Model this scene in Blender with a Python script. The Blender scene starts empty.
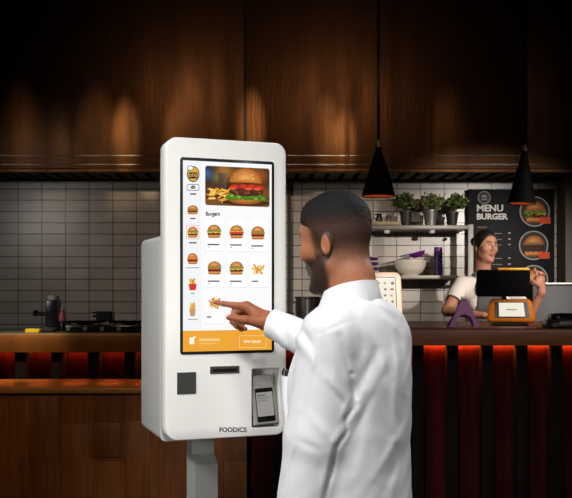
import bpy, bmesh, math, random
import numpy as np
from mathutils import Matrix, Vector

random.seed(7)
rng = np.random.default_rng(7)
SC = bpy.context.scene
COL = SC.collection
PI = math.pi
R = math.radians

# ------------------------------------------------------------------ camera constants
FPX, CX, HOR, CAMZ = 900.0, 286.0, 290.0, 1.42


def P(px, py, Y):
    """world point seen at a photo pixel, at distance Y"""
    return Vector(((px - CX) * Y / FPX, Y, CAMZ - (py - HOR) * Y / FPX))


def lin(c):
    return tuple((v / 12.92 if v <= .04045 else ((v + .055) / 1.055) ** 2.4) for v in c)


def rgb(r, g, b):
    return lin((r / 255, g / 255, b / 255)) + (1.0,)


# ------------------------------------------------------------------ materials
def mat(name, color, rough=.5, metal=0.0, var=.0, vscale=8.0, vstretch=(1, 1, 1), bump=0.0, bscale=60.0,
        bstretch=(1, 1, 1), spec=.5, coat=0.0, emit=None, estr=0.0, attr=None, sss=0.0, aniso=0.0, trans=0.0,
        color2=None, rvar=0.0, sheen=0.0):
    m = bpy.data.materials.new(name)
    m.use_nodes = True
    nt = m.node_tree
    b = nt.nodes['Principled BSDF']
    N, L = nt.nodes.new, nt.links.new
    b.inputs['Roughness'].default_value = rough
    b.inputs['Metallic'].default_value = metal
    b.inputs['Specular IOR Level'].default_value = spec
    b.inputs['Coat Weight'].default_value = coat
    b.inputs['Transmission Weight'].default_value = trans
    b.inputs['Base Color'].default_value = color
    if sheen:
        b.inputs['Sheen Weight'].default_value = sheen
    if sss:
        b.inputs['Subsurface Weight'].default_value = sss
        b.inputs['Subsurface Radius'].default_value = (1.0, .35, .2)
        b.inputs['Subsurface Scale'].default_value = .006
    tc = N('ShaderNodeTexCoord')
    src = None
    if attr:
        a = N('ShaderNodeAttribute')
        a.attribute_name = attr
        src = a.outputs['Color']
    if var or color2:
        mp = N('ShaderNodeMapping')
        mp.inputs['Scale'].default_value = vstretch
        L(tc.outputs['Object'], mp.inputs[0])
        nz = N('ShaderNodeTexNoise')
        nz.inputs['Scale'].default_value = vscale
        nz.inputs['Detail'].default_value = 5
        L(mp.outputs[0], nz.inputs['Vector'])
        rp = N('ShaderNodeValToRGB')
        rp.color_ramp.elements[0].position = .3
        rp.color_ramp.elements[1].position = .7
        if color2:
            rp.color_ramp.elements[0].color = color
            rp.color_ramp.elements[1].color = color2
            L(nz.outputs['Fac'], rp.inputs[0])
            src = rp.outputs[0]
        else:
            lo = 1 - var
            rp.color_ramp.elements[0].color = (lo, lo, lo, 1)
            rp.color_ramp.elements[1].color = (1, 1, 1, 1)
            L(nz.outputs['Fac'], rp.inputs[0])
            mx = N('ShaderNodeMix')
            mx.data_type = 'RGBA'
            mx.blend_type = 'MULTIPLY'
            mx.inputs[0].default_value = 1
            if src:
                L(src, mx.inputs[6])
            else:
                mx.inputs[6].default_value = color
            L(rp.outputs[0], mx.inputs[7])
            src = mx.outputs[2]
        if rvar:
            mr = N('ShaderNodeMapRange')
            mr.inputs['To Min'].default_value = max(0.02, rough - rvar)
            mr.inputs['To Max'].default_value = min(1, rough + rvar)
            L(nz.outputs['Fac'], mr.inputs['Value'])
            L(mr.outputs[0], b.inputs['Roughness'])
    if src:
        L(src, b.inputs['Base Color'])
    if bump:
        mp2 = N('ShaderNodeMapping')
        mp2.inputs['Scale'].default_value = bstretch
        L(tc.outputs['Object'], mp2.inputs[0])
        nb = N('ShaderNodeTexNoise')
        nb.inputs['Scale'].default_value = bscale
        nb.inputs['Detail'].default_value = 3
        L(mp2.outputs[0], nb.inputs['Vector'])
        bp = N('ShaderNodeBump')
        bp.inputs['Strength'].default_value = bump
        bp.inputs['Distance'].default_value = .004
        L(nb.outputs['Fac'], bp.inputs['Height'])
        L(bp.outputs[0], b.inputs['Normal'])
    if emit:
        b.inputs['Emission Color'].default_value = emit
        b.inputs['Emission Strength'].default_value = estr
    return m


def mat_screen(name, strength):
    """a lit display: what it shows is its own emission, from the colour attribute"""
    m = bpy.data.materials.new(name)
    m.use_nodes = True
    nt = m.node_tree
    b = nt.nodes['Principled BSDF']
    a = nt.nodes.new('ShaderNodeAttribute')
    a.attribute_name = 'col'
    b.inputs['Base Color'].default_value = (.01, .01, .01, 1)
    b.inputs['Roughness'].default_value = .3
    b.inputs['Specular IOR Level'].default_value = .06
    nt.links.new(a.outputs['Color'], b.inputs['Emission Color'])
    b.inputs['Emission Strength'].default_value = strength
    return m


def mat_tile(name, c1, c2, mortar, tw, th, ox, oz):
    m = bpy.data.materials.new(name)
    m.use_nodes = True
    nt = m.node_tree
    N, L = nt.nodes.new, nt.links.new
    b = nt.nodes['Principled BSDF']
    tc = N('ShaderNodeTexCoord')
    sep = N('ShaderNodeSeparateXYZ')
    cmb = N('ShaderNodeCombineXYZ')
    L(tc.outputs['Object'], sep.inputs[0])
    a1 = N('ShaderNodeMath'); a1.operation = 'ADD'; a1.inputs[1].default_value = ox
    a2 = N('ShaderNodeMath'); a2.operation = 'ADD'; a2.inputs[1].default_value = oz
    L(sep.outputs['X'], a1.inputs[0]); L(sep.outputs['Z'], a2.inputs[0])
    L(a1.outputs[0], cmb.inputs[0]); L(a2.outputs[0], cmb.inputs[1])
    br = N('ShaderNodeTexBrick')
    br.offset = 0.0
    br.inputs['Scale'].default_value = 1
    br.inputs['Brick Width'].default_value = tw
    br.inputs['Row Height'].default_value = th
    br.inputs['Mortar Size'].default_value = .0042
    br.inputs['Mortar Smooth'].default_value = .25
    br.inputs['Bias'].default_value = 0
    br.inputs['Color1'].default_value = c1
    br.inputs['Color2'].default_value = c2
    br.inputs['Mortar'].default_value = mortar
    L(cmb.outputs[0], br.inputs['Vector'])
    nz = N('ShaderNodeTexNoise'); nz.inputs['Scale'].default_value = 2.2; nz.inputs['Detail'].default_value = 4
    L(tc.outputs['Object'], nz.inputs['Vector'])
    rp = N('ShaderNodeValToRGB')
    rp.color_ramp.elements[0].position = .3; rp.color_ramp.elements[0].color = (.72, .70, .68, 1)
    rp.color_ramp.elements[1].position = .65; rp.color_ramp.elements[1].color = (1, 1, 1, 1)
    L(nz.outputs['Fac'], rp.inputs[0])
    mx = N('ShaderNodeMix'); mx.data_type = 'RGBA'; mx.blend_type = 'MULTIPLY'; mx.inputs[0].default_value = 1
    L(br.outputs['Color'], mx.inputs[6]); L(rp.outputs[0], mx.inputs[7])
    L(mx.outputs[2], b.inputs['Base Color'])
    b.inputs['Roughness'].default_value = .28
    inv = N('ShaderNodeMath'); inv.operation = 'SUBTRACT'; inv.inputs[0].default_value = 1
    L(br.outputs['Fac'], inv.inputs[1])
    bp = N('ShaderNodeBump'); bp.inputs['Strength'].default_value = .5; bp.inputs['Distance'].default_value = .004
    L(inv.outputs[0], bp.inputs['Height'])
    L(bp.outputs[0], b.inputs['Normal'])
    return m


def mat_planks(name, c1, c2, w, h, rough=.4, gap=.0015, spec=.4):
    m = bpy.data.materials.new(name)
    m.use_nodes = True
    nt = m.node_tree
    N, L = nt.nodes.new, nt.links.new
    b = nt.nodes['Principled BSDF']
    tc = N('ShaderNodeTexCoord')
    sep = N('ShaderNodeSeparateXYZ'); cmb = N('ShaderNodeCombineXYZ')
    L(tc.outputs['Object'], sep.inputs[0])
    L(sep.outputs['Z'], cmb.inputs[0]); L(sep.outputs['X'], cmb.inputs[1])
    br = N('ShaderNodeTexBrick')
    br.offset = .37; br.offset_frequency = 2
    br.inputs['Scale'].default_value = 1
    br.inputs['Brick Width'].default_value = h
    br.inputs['Row Height'].default_value = w
    br.inputs['Mortar Size'].default_value = gap
    br.inputs['Color1'].default_value = c1
    br.inputs['Color2'].default_value = c2
    br.inputs['Mortar'].default_value = tuple(v * .3 for v in c1[:3]) + (1,)
    L(cmb.outputs[0], br.inputs['Vector'])
    mp = N('ShaderNodeMapping'); mp.inputs['Scale'].default_value = (14, 14, 1.2)
    L(tc.outputs['Object'], mp.inputs[0])
    nz = N('ShaderNodeTexNoise'); nz.inputs['Scale'].default_value = 4; nz.inputs['Detail'].default_value = 6
    L(mp.outputs[0], nz.inputs['Vector'])
    rp = N('ShaderNodeValToRGB')
    rp.color_ramp.elements[0].position = .3; rp.color_ramp.elements[0].color = (.6, .55, .5, 1)
    rp.color_ramp.elements[1].position = .7; rp.color_ramp.elements[1].color = (1, 1, 1, 1)
    L(nz.outputs['Fac'], rp.inputs[0])
    mx = N('ShaderNodeMix'); mx.data_type = 'RGBA'; mx.blend_type = 'MULTIPLY'; mx.inputs[0].default_value = 1
    L(br.outputs['Color'], mx.inputs[6]); L(rp.outputs[0], mx.inputs[7])
    L(mx.outputs[2], b.inputs['Base Color'])
    b.inputs['Roughness'].default_value = rough
    b.inputs['Specular IOR Level'].default_value = spec
    return m


M = {}
M['kiosk'] = mat('kiosk_white_lacquer', rgb(240, 240, 236), .32, var=.03, vscale=3)
M['kiosk_grey'] = mat('kiosk_grey_steel', rgb(210, 211, 207), .42, metal=.2, var=.06, vscale=5)
M['bezel'] = mat('bezel_black_glass', rgb(38, 40, 42), .2, var=.1)
M['scanner'] = mat('smoked_window', rgb(62, 65, 63), .25, var=.05)
M['black'] = mat('black_plastic', rgb(22, 22, 24), .4, var=.15, vscale=20)
M['black_gloss'] = mat('black_gloss', rgb(12, 12, 13), .18, var=.1)
M['black_matt'] = mat('black_matt_metal', rgb(6, 5, 5), .75, var=.2, spec=.08)
M['slot'] = mat('slot_dark', rgb(60, 58, 55), .5, var=.2)
M['terminal'] = mat('terminal_grey', rgb(150, 148, 146), .4, var=.08)
M['terminal_light'] = mat('terminal_screen_glass', rgb(164, 162, 160), .2, var=.05)
M['letter_dark'] = mat('letter_dark_ink', rgb(45, 45, 45), .5, var=.05)
M['shirt'] = mat('white_cotton', rgb(221, 223, 227), .8, bump=.12, bscale=900, spec=.2, var=.02, vscale=30, sheen=.15)
M['shirt_woman'] = mat('white_jersey', rgb(225, 215, 208), .85, bump=.15, bscale=500, spec=.2, var=.05, vscale=20)
M['button'] = mat('shirt_button', rgb(225, 225, 222), .3, var=.05)
M['skin'] = mat('skin', rgb(170, 110, 80), .48, attr='col', var=.22, vscale=230, bump=.12, bscale=420, sss=.05, spec=.28)
M['hair_man'] = mat('short_black_hair', rgb(34, 32, 33), .65, attr='col', var=.3, vscale=260, bump=.7, bscale=330, spec=.12)
M['hair_woman'] = mat('tied_dark_hair', rgb(30, 24, 22), .45, var=.4, vscale=60, vstretch=(1, 1, 6), bump=.6, bscale=160)
M['apron'] = mat('apron_grey_cloth', rgb(78, 74, 72), .85, bump=.2, bscale=500, var=.1)
M['trousers'] = mat('dark_trousers', rgb(30, 30, 34), .85, var=.1, bump=.1)
M['shoe'] = mat('dark_leather', rgb(28, 24, 22), .45, var=.1)
M['steel'] = mat('brushed_steel', rgb(150, 148, 144), .38, metal=.85, var=.15, vscale=9, vstretch=(1, 1, 12))
M['steel_dull'] = mat('dull_steel', rgb(118, 112, 106), .5, metal=.5, var=.25, vscale=5)
M['steel_dark'] = mat('grey_sheet_steel', rgb(60, 59, 58), .5, metal=.4, var=.2, vscale=4)
M['steel_pot'] = mat('pot_steel', rgb(170, 165, 158), .25, metal=.9, var=.1)
M['shelf'] = mat('shelf_steel', rgb(134, 128, 118), .45, metal=.35, var=.2, vscale=6)
M['shelf_post'] = mat('shelf_post_paint', rgb(178, 176, 170), .5, var=.1)
M['board_wood'] = mat('pale_wood', rgb(172, 152, 120), .55, var=.25, vscale=5, vstretch=(1, 8, 8))
M['brass'] = mat('stained_brass', rgb(104, 70, 42), .42, metal=.85, color2=rgb(76, 50, 30), vscale=3.0, vstretch=(2.2, 1, .35), rvar=.12,
                 bump=.25, bscale=26, bstretch=(2, 1, .25))
M['brass_dark'] = mat('sooty_metal', rgb(26, 22, 20), .6, metal=.4, var=.4, vscale=14)
M['counter_wood'] = mat('dark_stained_wood', rgb(118, 68, 42), .45, var=.45, vscale=5, vstretch=(1, 9, 9), bump=.1)
M['counter_edge'] = mat('stained_wood_edge', rgb(128, 74, 44), .42, var=.4, vscale=4, vstretch=(1, 9, 9), bump=.1)
M['counter_brass'] = mat('brass_counter_edge', rgb(128, 78, 34), .42, metal=.55, var=.5, vscale=2.6, vstretch=(2, 1, 1))
M['counter_stone'] = mat('grey_worktop', rgb(100, 92, 86), .4, var=.3, vscale=25)
M['red_panel'] = mat_planks('red_stained_panel', rgb(54, 10, 5), rgb(40, 6, 4), .176, 3.0, .8, spec=.08)
M['slat'] = mat('black_slat', rgb(15, 7, 6), .85, spec=.1, var=.3, vscale=6, vstretch=(8, 8, 1))
M['cab_wood'] = mat_planks('brown_wood_panels', rgb(124, 72, 22), rgb(96, 52, 16), .17, .52, .5)
M['cab_top'] = mat('brown_wood_ledge', rgb(150, 100, 44), .4, var=.3, vscale=4, vstretch=(1, 8, 8))
M['led_red'] = mat('red_led_diffuser', rgb(200, 60, 20), .5, emit=(1, .10, .015, 1), estr=4, var=.02)
M['terracotta'] = mat('dark_pot', rgb(46, 42, 40), .5, var=.2)
M['zinc'] = mat('zinc_pot', rgb(150, 148, 142), .45, metal=.7, var=.3, vscale=12)
M['soil'] = mat('soil', rgb(40, 28, 20), .95, var=.4, vscale=60, bump=.8)
M['leaf'] = mat('leaf_green', rgb(74, 96, 46), .5, color2=rgb(116, 132, 70), vscale=30, spec=.4)
M['leaf2'] = mat('leaf_green_pale', rgb(92, 108, 62), .5, color2=rgb(130, 142, 86), vscale=30, spec=.4)
M['stem'] = mat('stem_brown', rgb(84, 68, 44), .7, var=.2)
M['cream'] = mat('cream_glaze', rgb(214, 204, 188), .25, var=.06, coat=.3)
M['purple'] = mat('purple_plastic', rgb(104, 24, 122), .35, var=.15)
M['purple_dark'] = mat('purple_enamel', rgb(60, 36, 96), .28, var=.15)
M['pos_wood'] = mat('amber_wood_frame', rgb(222, 124, 26), .65, spec=.12, var=.3, vscale=7, vstretch=(1, 6, 6))
M['amber'] = mat('amber_plastic', rgb(244, 170, 30), .35, var=.1)
M['beige'] = mat('beige_plastic', rgb(214, 182, 156), .4, var=.04)
M['navy'] = mat('navy_enamel', rgb(26, 26, 48), .3, var=.1)
M['pink'] = mat('pink_plastic', rgb(214, 110, 120), .4, var=.1)
M['white_plastic'] = mat('white_plastic', rgb(215, 212, 208), .4, var=.05)
M['yellow'] = mat('yellow_sponge', rgb(190, 170, 30), .9, var=.2, bump=.6, bscale=200)
M['print'] = mat('printed_board', rgb(28, 30, 32), .55, attr='col', var=.04, vscale=9, spec=.15)
M['board'] = mat('menu_board_black', rgb(20, 22, 24), .6, spec=.2, var=.12, vscale=3)
M['frame_grey'] = mat('frame_grey', rgb(96, 96, 94), .5, var=.1)
M['bulb'] = mat('warm_bulb', rgb(255, 200, 140), .3, emit=(1, .5, .18, 1), estr=1.5, var=.02)
M['shade_in'] = mat('shade_lining', rgb(190, 110, 60), .6, var=.1)
M['wall_tile'] = mat_tile('wall_tiles', rgb(196, 188, 178), rgb(178, 170, 160), rgb(104, 96, 90), .184, .0879, .059, -.0089)
M['slots'] = mat_tile('slotted_strip', rgb(30, 20, 14), rgb(24, 16, 12), rgb(66, 42, 25), .064, .0004, 0, 0)
M['slots'].node_tree.nodes['Principled BSDF'].inputs['Metallic'].default_value = .0
for n_ in M['slots'].node_tree.nodes:
    if n_.type == 'TEX_BRICK':
        n_.inputs['Row Height'].default_value = 40.0
        n_.inputs['Mortar Size'].default_value = .011
M['wall_dark'] = mat('dark_plaster', rgb(50, 38, 32), .8, var=.2, vscale=2, bump=.1)
M['ceiling'] = mat('dark_ceiling', rgb(28, 22, 20), .9, var=.2)
M['floor'] = mat('dark_floor', rgb(54, 42, 36), .45, var=.3, vscale=3)
M['column'] = mat('grey_column', rgb(120, 110, 98), .55, var=.2, vscale=3)
M['trim_dark'] = mat('trim_dark', rgb(32, 32, 36), .5, var=.2)
M['screen'] = mat_screen('kiosk_display', 1.0)
M['screen_dim'] = mat_screen('tablet_display', .95)
M['pen'] = mat('pen_black', rgb(20, 12, 14), .3, var=.1)


# ------------------------------------------------------------------ mesh builder
def wloc(o):
    v = Vector((0, 0, 0))
    while o is not None:
        v += o.location
        o = o.parent
    return v


def tag(o, label=None, cat=None, group=None, kind=None):
    if label: o['label'] = label
    if cat: o['category'] = cat
    if group: o['group'] = group
    if kind: o['kind'] = kind
    return o


def thing(name, loc, label, cat, group=None):
    o = bpy.data.objects.new(name, None)
    o.empty_display_size = .1
    o.location = loc
    COL.objects.link(o)
    return tag(o, label, cat, group)


def mesh_obj(name, verts, faces, material, parent=None, smooth=True, cols=None, vcols=None, origin=None, angle=35):
    off = wloc(parent) if parent else (Vector(origin) if origin is not None else Vector((0, 0, 0)))
    v = np.asarray(verts, dtype=np.float64).reshape(-1, 3) - np.array(off)
    me = bpy.data.meshes.new(name)
    if isinstance(faces, np.ndarray):
        nf, k = faces.shape
        me.vertices.add(len(v)); me.vertices.foreach_set('co', v.astype(np.float32).ravel())
        me.loops.add(nf * k); me.loops.foreach_set('vertex_index', faces.astype(np.int32).ravel())
        me.polygons.add(nf); me.polygons.foreach_set('loop_start', np.arange(0, nf * k, k, dtype=np.int32))
        me.update(calc_edges=True); me.validate()
    else:
        me.from_pydata(v.tolist(), [], faces)
    if cols is not None:
        a = me.color_attributes.new('col', 'FLOAT_COLOR', 'CORNER')
        a.data.foreach_set('color', np.asarray(cols, dtype=np.float32).ravel())
    if vcols is not None:
        a = me.color_attributes.new('col', 'FLOAT_COLOR', 'POINT')
        a.data.foreach_set('color', np.asarray(vcols, dtype=np.float32).ravel())
    me.polygons.foreach_set('use_smooth', [bool(smooth)] * len(me.polygons))
    if smooth and angle:
        me.set_sharp_from_angle(angle=R(angle))
    me.update()
    me.materials.append(material)
    o = bpy.data.objects.new(name, me)
    if parent:
        o.parent = parent
    else:
        o.location = off
    COL.objects.link(o)
    return o


class MB:
    def __init__(s, xf=None):
        s.v, s.f = [], []
        s.xf = xf

    def add(s, verts, faces, mtx=None):
        n = len(s.v)
        for p in verts:
            p = Vector(p)
            if mtx is not None: p = mtx @ p
            if s.xf is not None: p = s.xf @ p
            s.v.append(p)
        s.f += [[i + n for i in f] for f in faces]
        return s

    def bm(s, bm, mtx=None):
        bm.verts.ensure_lookup_table()
        bm.verts.index_update()
        s.add([v.co.copy() for v in bm.verts], [[v.index for v in f.verts] for f in bm.faces], mtx)
        bm.free()
        return s

    def box(s, c, size, bevel=0.0, seg=2, mtx=None):
        bm = bmesh.new()
        bmesh.ops.create_cube(bm, size=1)
        for v in bm.verts:
            v.co = Vector((v.co.x * size[0], v.co.y * size[1], v.co.z * size[2]))
        if bevel:
            bmesh.ops.bevel(bm, geom=bm.edges[:], offset=bevel, segments=seg, affect='EDGES', profile=.5)
        T = Matrix.Translation(Vector(c))
        return s.bm(bm, (T @ mtx) if mtx is not None else T)

    def span(s, lo, hi, bevel=0.0, seg=2):
        lo, hi = Vector(lo), Vector(hi)
        return s.box((lo + hi) / 2, [abs(hi[i] - lo[i]) for i in range(3)], bevel, seg)

    def lathe(s, prof, c=(0, 0, 0), n=32, mtx=None, cap0=False, cap1=False):
        vs, fs = [], []
        for r, z in prof:
            for i in range(n):
                a = 2 * PI * i / n
                vs.append((r * math.cos(a), r * math.sin(a), z))
        for k in range(len(prof) - 1):
            for i in range(n):
                j = (i + 1) % n
                fs.append([k * n + i, k * n + j, (k + 1) * n + j, (k + 1) * n + i])
        if cap0: fs.append(list(range(n))[::-1])
        if cap1: fs.append([(len(prof) - 1) * n + i for i in range(n)])
        T = Matrix.Translation(Vector(c))
        return s.add(vs, fs, (T @ mtx) if mtx is not None else T)

    def cyl(s, a, b, r0, r1=None, n=20):
        a, b = Vector(a), Vector(b)
        d = b - a
        q = d.to_track_quat('Z', 'Y').to_matrix().to_4x4()
        return s.lathe([(r0, 0), (r1 if r1 is not None else r0, d.length)], a, n, q, True, True)

    def sphere(s, c, r, n=16):
        rr = r if hasattr(r, '__len__') else (r, r, r)
        bm = bmesh.new()
        bmesh.ops.create_uvsphere(bm, u_segments=n, v_segments=max(6, n // 2), radius=1)
        for v in bm.verts:
            v.co = Vector((v.co.x * rr[0], v.co.y * rr[1], v.co.z * rr[2]))
        return s.bm(bm, Matrix.Translation(Vector(c)))

    def tube(s, pts, r, n=10):
        pts = [Vector(p) for p in pts]
        vs, fs = [], []
        up = Vector((0, 0, 1))
        for i, p in enumerate(pts):
            d = (pts[min(i + 1, len(pts) - 1)] - pts[max(i - 1, 0)]).normalized()
            u = d.cross(up)
            if u.length < 1e-3: u = d.cross(Vector((0, 1, 0)))
            u.normalize()
            w = u.cross(d)
            rr = r[i] if hasattr(r, '__len__') else r
            for k in range(n):
                a = 2 * PI * k / n
                vs.append(p + u * rr * math.cos(a) + w * rr * math.sin(a))
        for i in range(len(pts) - 1):
            for k in range(n):
                j = (k + 1) % n
                fs.append([i * n + k, i * n + j, (i + 1) * n + j, (i + 1) * n + k])
        fs.append(list(range(n))[::-1])
        fs.append([(len(pts) - 1) * n + k for k in range(n)])
        return s.add(vs, fs)

    def prism(s, poly, fn, d0, d1):
        """poly: 2-D outline; fn(u, v, d) -> 3-D"""
        n = len(poly)
        vs = [fn(u, v, d0) for u, v in poly] + [fn(u, v, d1) for u, v in poly]
        fs = [list(range(n))[::-1], [n + i for i in range(n)]]
        for i in range(n):
            j = (i + 1) % n
            fs.append([i, j, n + j, n + i])
        return s.add(vs, fs)

    def slab(s, poly_fn, fn, layers):
        """stack of rings; layers = [(inset, depth)...]"""
        rings = [[fn(u, v, d) for u, v in poly_fn(ins)] for ins, d in layers]
        n = len(rings[0])
        vs = [p for r in rings for p in r]
        fs = [list(range(n)), [(len(rings) - 1) * n + i for i in range(n)][::-1]]
        for k in range(len(rings) - 1):
            for i in range(n):
                j = (i + 1) % n
                fs.append([k * n + i, (k + 1) * n + i, (k + 1) * n + j, k * n + j])
        return s.add(vs, fs)

    def build(s, name, material, parent=None, smooth=True, origin=None, angle=35):
        return mesh_obj(name, s.v, s.f, material, parent, smooth, origin=origin, angle=angle)


def rrect(x0, y0, x1, y1, r, n=6):
    out = []
    for cx, cy, a0 in ((x1 - r, y1 - r, 0), (x0 + r, y1 - r, 90), (x0 + r, y0 + r, 180), (x1 - r, y0 + r, 270)):
        for i in range(n + 1):
            a = R(a0 + 90 * i / n)
            out.append((cx + r * math.cos(a), cy + r * math.sin(a)))
    return out


def struct(name, lo, hi, material):
    lo, hi = Vector(lo), Vector(hi)
    o = MB().span(lo, hi).build(name, material, smooth=False)
    o['kind'] = 'structure'
    return o


# ------------------------------------------------------------------ flat prints and displays
_txt_cache = {}


def text_geo(body, offset=0.0):
    key = (body, offset)
    if key in _txt_cache: return _txt_cache[key]
    cu = bpy.data.curves.new('t', 'FONT')
    cu.body = body
    cu.size = 1
    cu.offset = offset
    cu.resolution_u = 3
    ob = bpy.data.objects.new('t', cu)
    COL.objects.link(ob)
    dg = bpy.context.evaluated_depsgraph_get()
    me = bpy.data.meshes.new_from_object(ob.evaluated_get(dg))
    vs = [(v.co.x, v.co.y) for v in me.vertices]
    fs = [list(p.vertices) for p in me.polygons]
    bpy.data.objects.remove(ob)
    bpy.data.curves.remove(cu)
    bpy.data.meshes.remove(me)
    _txt_cache[key] = (vs, fs)
    return vs, fs


class Canvas:
    """coloured flat shapes in stacked layers, one mesh; y runs down as on the photo"""

    def __init__(s, fn, step=.00022):
        s.fn, s.step = fn, step
        s.v, s.f, s.c = [], [], []
        s.layer = 0

    def up(s, n=1):
        s.layer += n
        return s

    def poly(s, pts, col, cols=None):
        n = len(s.v)
        for u, v in pts: s.v.append(s.fn(u, v, s.layer * s.step))
        s.f.append([n + i for i in range(len(pts))])
        s.c += [(cols[i] if cols else col) for i in range(len(pts))]

    def fan(s, pts, col, edge=None, center=None):
        m = len(pts)
        cx = sum(p[0] for p in pts) / m if center is None else center[0]
        cy = sum(p[1] for p in pts) / m if center is None else center[1]
        edge = edge or col
        for i in range(m):
            a, b = pts[i], pts[(i + 1) % m]
            s.poly([(cx, cy), a, b], None, [col, edge, edge])

    def ell(s, cx, cy, rx, ry, col, edge=None, n=22, a0=0, a1=360):
        pts = [(cx + rx * math.cos(R(a0 + (a1 - a0) * i / n)), cy + ry * math.sin(R(a0 + (a1 - a0) * i / n))) for i in range(n + (a1 - a0 < 360))]
        s.fan(pts, col, edge, None if a1 - a0 >= 360 else (cx, cy - .0))

    def ring(s, cx, cy, rx, ry, w, col, n=40):
        for i in range(n):
            a, b = 2 * PI * i / n, 2 * PI * (i + 1) / n
            s.poly([(cx + rx * math.cos(a), cy + ry * math.sin(a)), (cx + rx * math.cos(b), cy + ry * math.sin(b)),
                    (cx + (rx - w) * math.cos(b), cy + (ry - w) * math.sin(b)), (cx + (rx - w) * math.cos(a), cy + (ry - w) * math.sin(a))], col)

    def rect(s, x0, y0, x1, y1, col, r=0):
        s.poly(rrect(x0, y0, x1, y1, r) if r else [(x0, y0), (x1, y0), (x1, y1), (x0, y1)], col)

    def frame(s, x0, y0, x1, y1, w, col, r=1.0):
        a, b = rrect(x0, y0, x1, y1, r), rrect(x0 + w, y0 + w, x1 - w, y1 - w, max(.1, r - w))
        for i in range(len(a)):
            j = (i + 1) % len(a)
            s.poly([a[i], a[j], b[j], b[i]], col)

    def grid(s, x0, y0, x1, y1, nx, ny, fcol):
        for i in range(nx):
            for j in range(ny):
                q = [(x0 + (x1 - x0) * a / nx, y0 + (y1 - y0) * b / ny) for a, b in ((i, j), (i + 1, j), (i + 1, j + 1), (i, j + 1))]
                s.poly(q, None, [fcol((u - x0) / (x1 - x0), (v - y0) / (y1 - y0)) for u, v in q])

    def text(s, body, x, y, w, h, col, offset=0.0):
        """text fitted into the box with its baseline at y"""
        vs, fs = text_geo(body, offset)
        xs, ys = [p[0] for p in vs], [p[1] for p in vs]
        sx = w / (max(xs) - min(xs)); sy = h / max(ys)
        for f in fs:
            s.poly([(x + (vs[i][0] - min(xs)) * sx, y - vs[i][1] * sy) for i in f], col)

    def build(s, name, material, parent=None, origin=None):
        return mesh_obj(name, s.v, s.f, material, parent, smooth=False, cols=s.c, origin=origin)


def c_burger(C, cx, cy, w, h, k=0, sesame=True):
    """bun, lettuce, tomato, cheese, patty, bun - a small food picture"""
    L0 = C.layer
    bun, bun_e = rgb(222, 150, 76), rgb(166, 88, 34)
    pat, ltc, tom, chs = rgb(92, 48, 28), rgb(104, 150, 48), rgb(214, 62, 40), rgb(244, 180, 60)
    hw = w / 2

    def band(y0, y1, wid, col, amp, wave):
        n = 18
        top = [(cx - wid + 2 * wid * i / n, y0 + amp * math.sin(i * wave)) for i in range(n + 1)]
        bot = [(cx + wid - 2 * wid * i / n, y1 + amp * math.cos(i * wave)) for i in range(n + 1)]
        for i in range(n):
            C.poly([top[i], top[i + 1], bot[n - i - 1], bot[n - i]], col)
    C.up(); C.poly(rrect(cx - hw * .84, cy + h * .22, cx + hw * .84, cy + h * .5, h * .12), bun_e)
    C.up(); C.poly(rrect(cx - hw * .8, cy + h * .22, cx + hw * .8, cy + h * .42, h * .08), bun)
    C.up(); band(cy + h * .1, cy + h * .28, hw * .9, pat, h * .015, 1.3)
    if k % 3 == 0:
        C.up(); band(cy + h * .02, cy + h * .13, hw * .95, chs, h * .03, .9)
        C.up(); band(cy - h * .08, cy + h * .05, hw * .98, ltc, h * .03, 1.7)
    elif k % 3 == 1:
        C.up(); band(cy + h * .0, cy + h * .14, hw * .9, tom, h * .02, 1.1)
        C.up(); band(cy - h * .07, cy + h * .04, hw * .96, ltc, h * .03, 1.9)
    else:
        C.up(); band(cy - h * .06, cy + h * .14, hw * .98, tom, h * .03, 1.5)
        C.up(); band(cy - h * .1, cy - h * .0, hw * .9, chs, h * .02, .8)
    C.up()
    n = 16
    dome = [(cx + hw * .9 * math.cos(PI + PI * i / n), cy - h * .06 + h * .44 * math.sin(PI + PI * i / n)) for i in range(n + 1)]
    C.fan(dome, rgb(236, 170, 92), bun_e, (cx - hw * .1, cy - h * .25))
    if sesame:
        C.up()
        for i in range(7):
            C.ell(cx + hw * random.uniform(-.5, .5), cy - h * random.uniform(.2, .4), w * .02, h * .014, rgb(250, 226, 170), n=6)
    C.layer = L0


def c_fries(C, cx, cy, w, h, box=None, n=16):
    L0 = C.layer
    for i in range(n):
        C.up()
        a = random.uniform(-.9, .9)
        x, y = cx + random.uniform(-.28, .28) * w, cy + random.uniform(-.22, .2) * h * (0.4 if box else 1) - (h * .12 if box else 0)
        if box: a = random.uniform(-.35, .35) + PI / 2
        elif random.random() < .5: a += 1.2
        lx, ly = math.cos(a) * w * .25, math.sin(a) * h * .25
        nx, ny = -math.sin(a) * w * .05, math.cos(a) * w * .05
        c = random.choice([rgb(240, 190, 92), rgb(226, 160, 60), rgb(250, 210, 120), rgb(206, 132, 46)])
        C.poly([(x - lx - nx, y - ly - ny), (x + lx - nx, y + ly - ny), (x + lx + nx, y + ly + ny), (x - lx + nx, y - ly + ny)], c)
    if box:
        C.up()
        C.poly([(cx - w * .34, cy + h * .0), (cx + w * .34, cy + h * .0), (cx + w * .25, cy + h * .48), (cx - w * .25, cy + h * .48)], box)
    C.layer = L0


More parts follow.
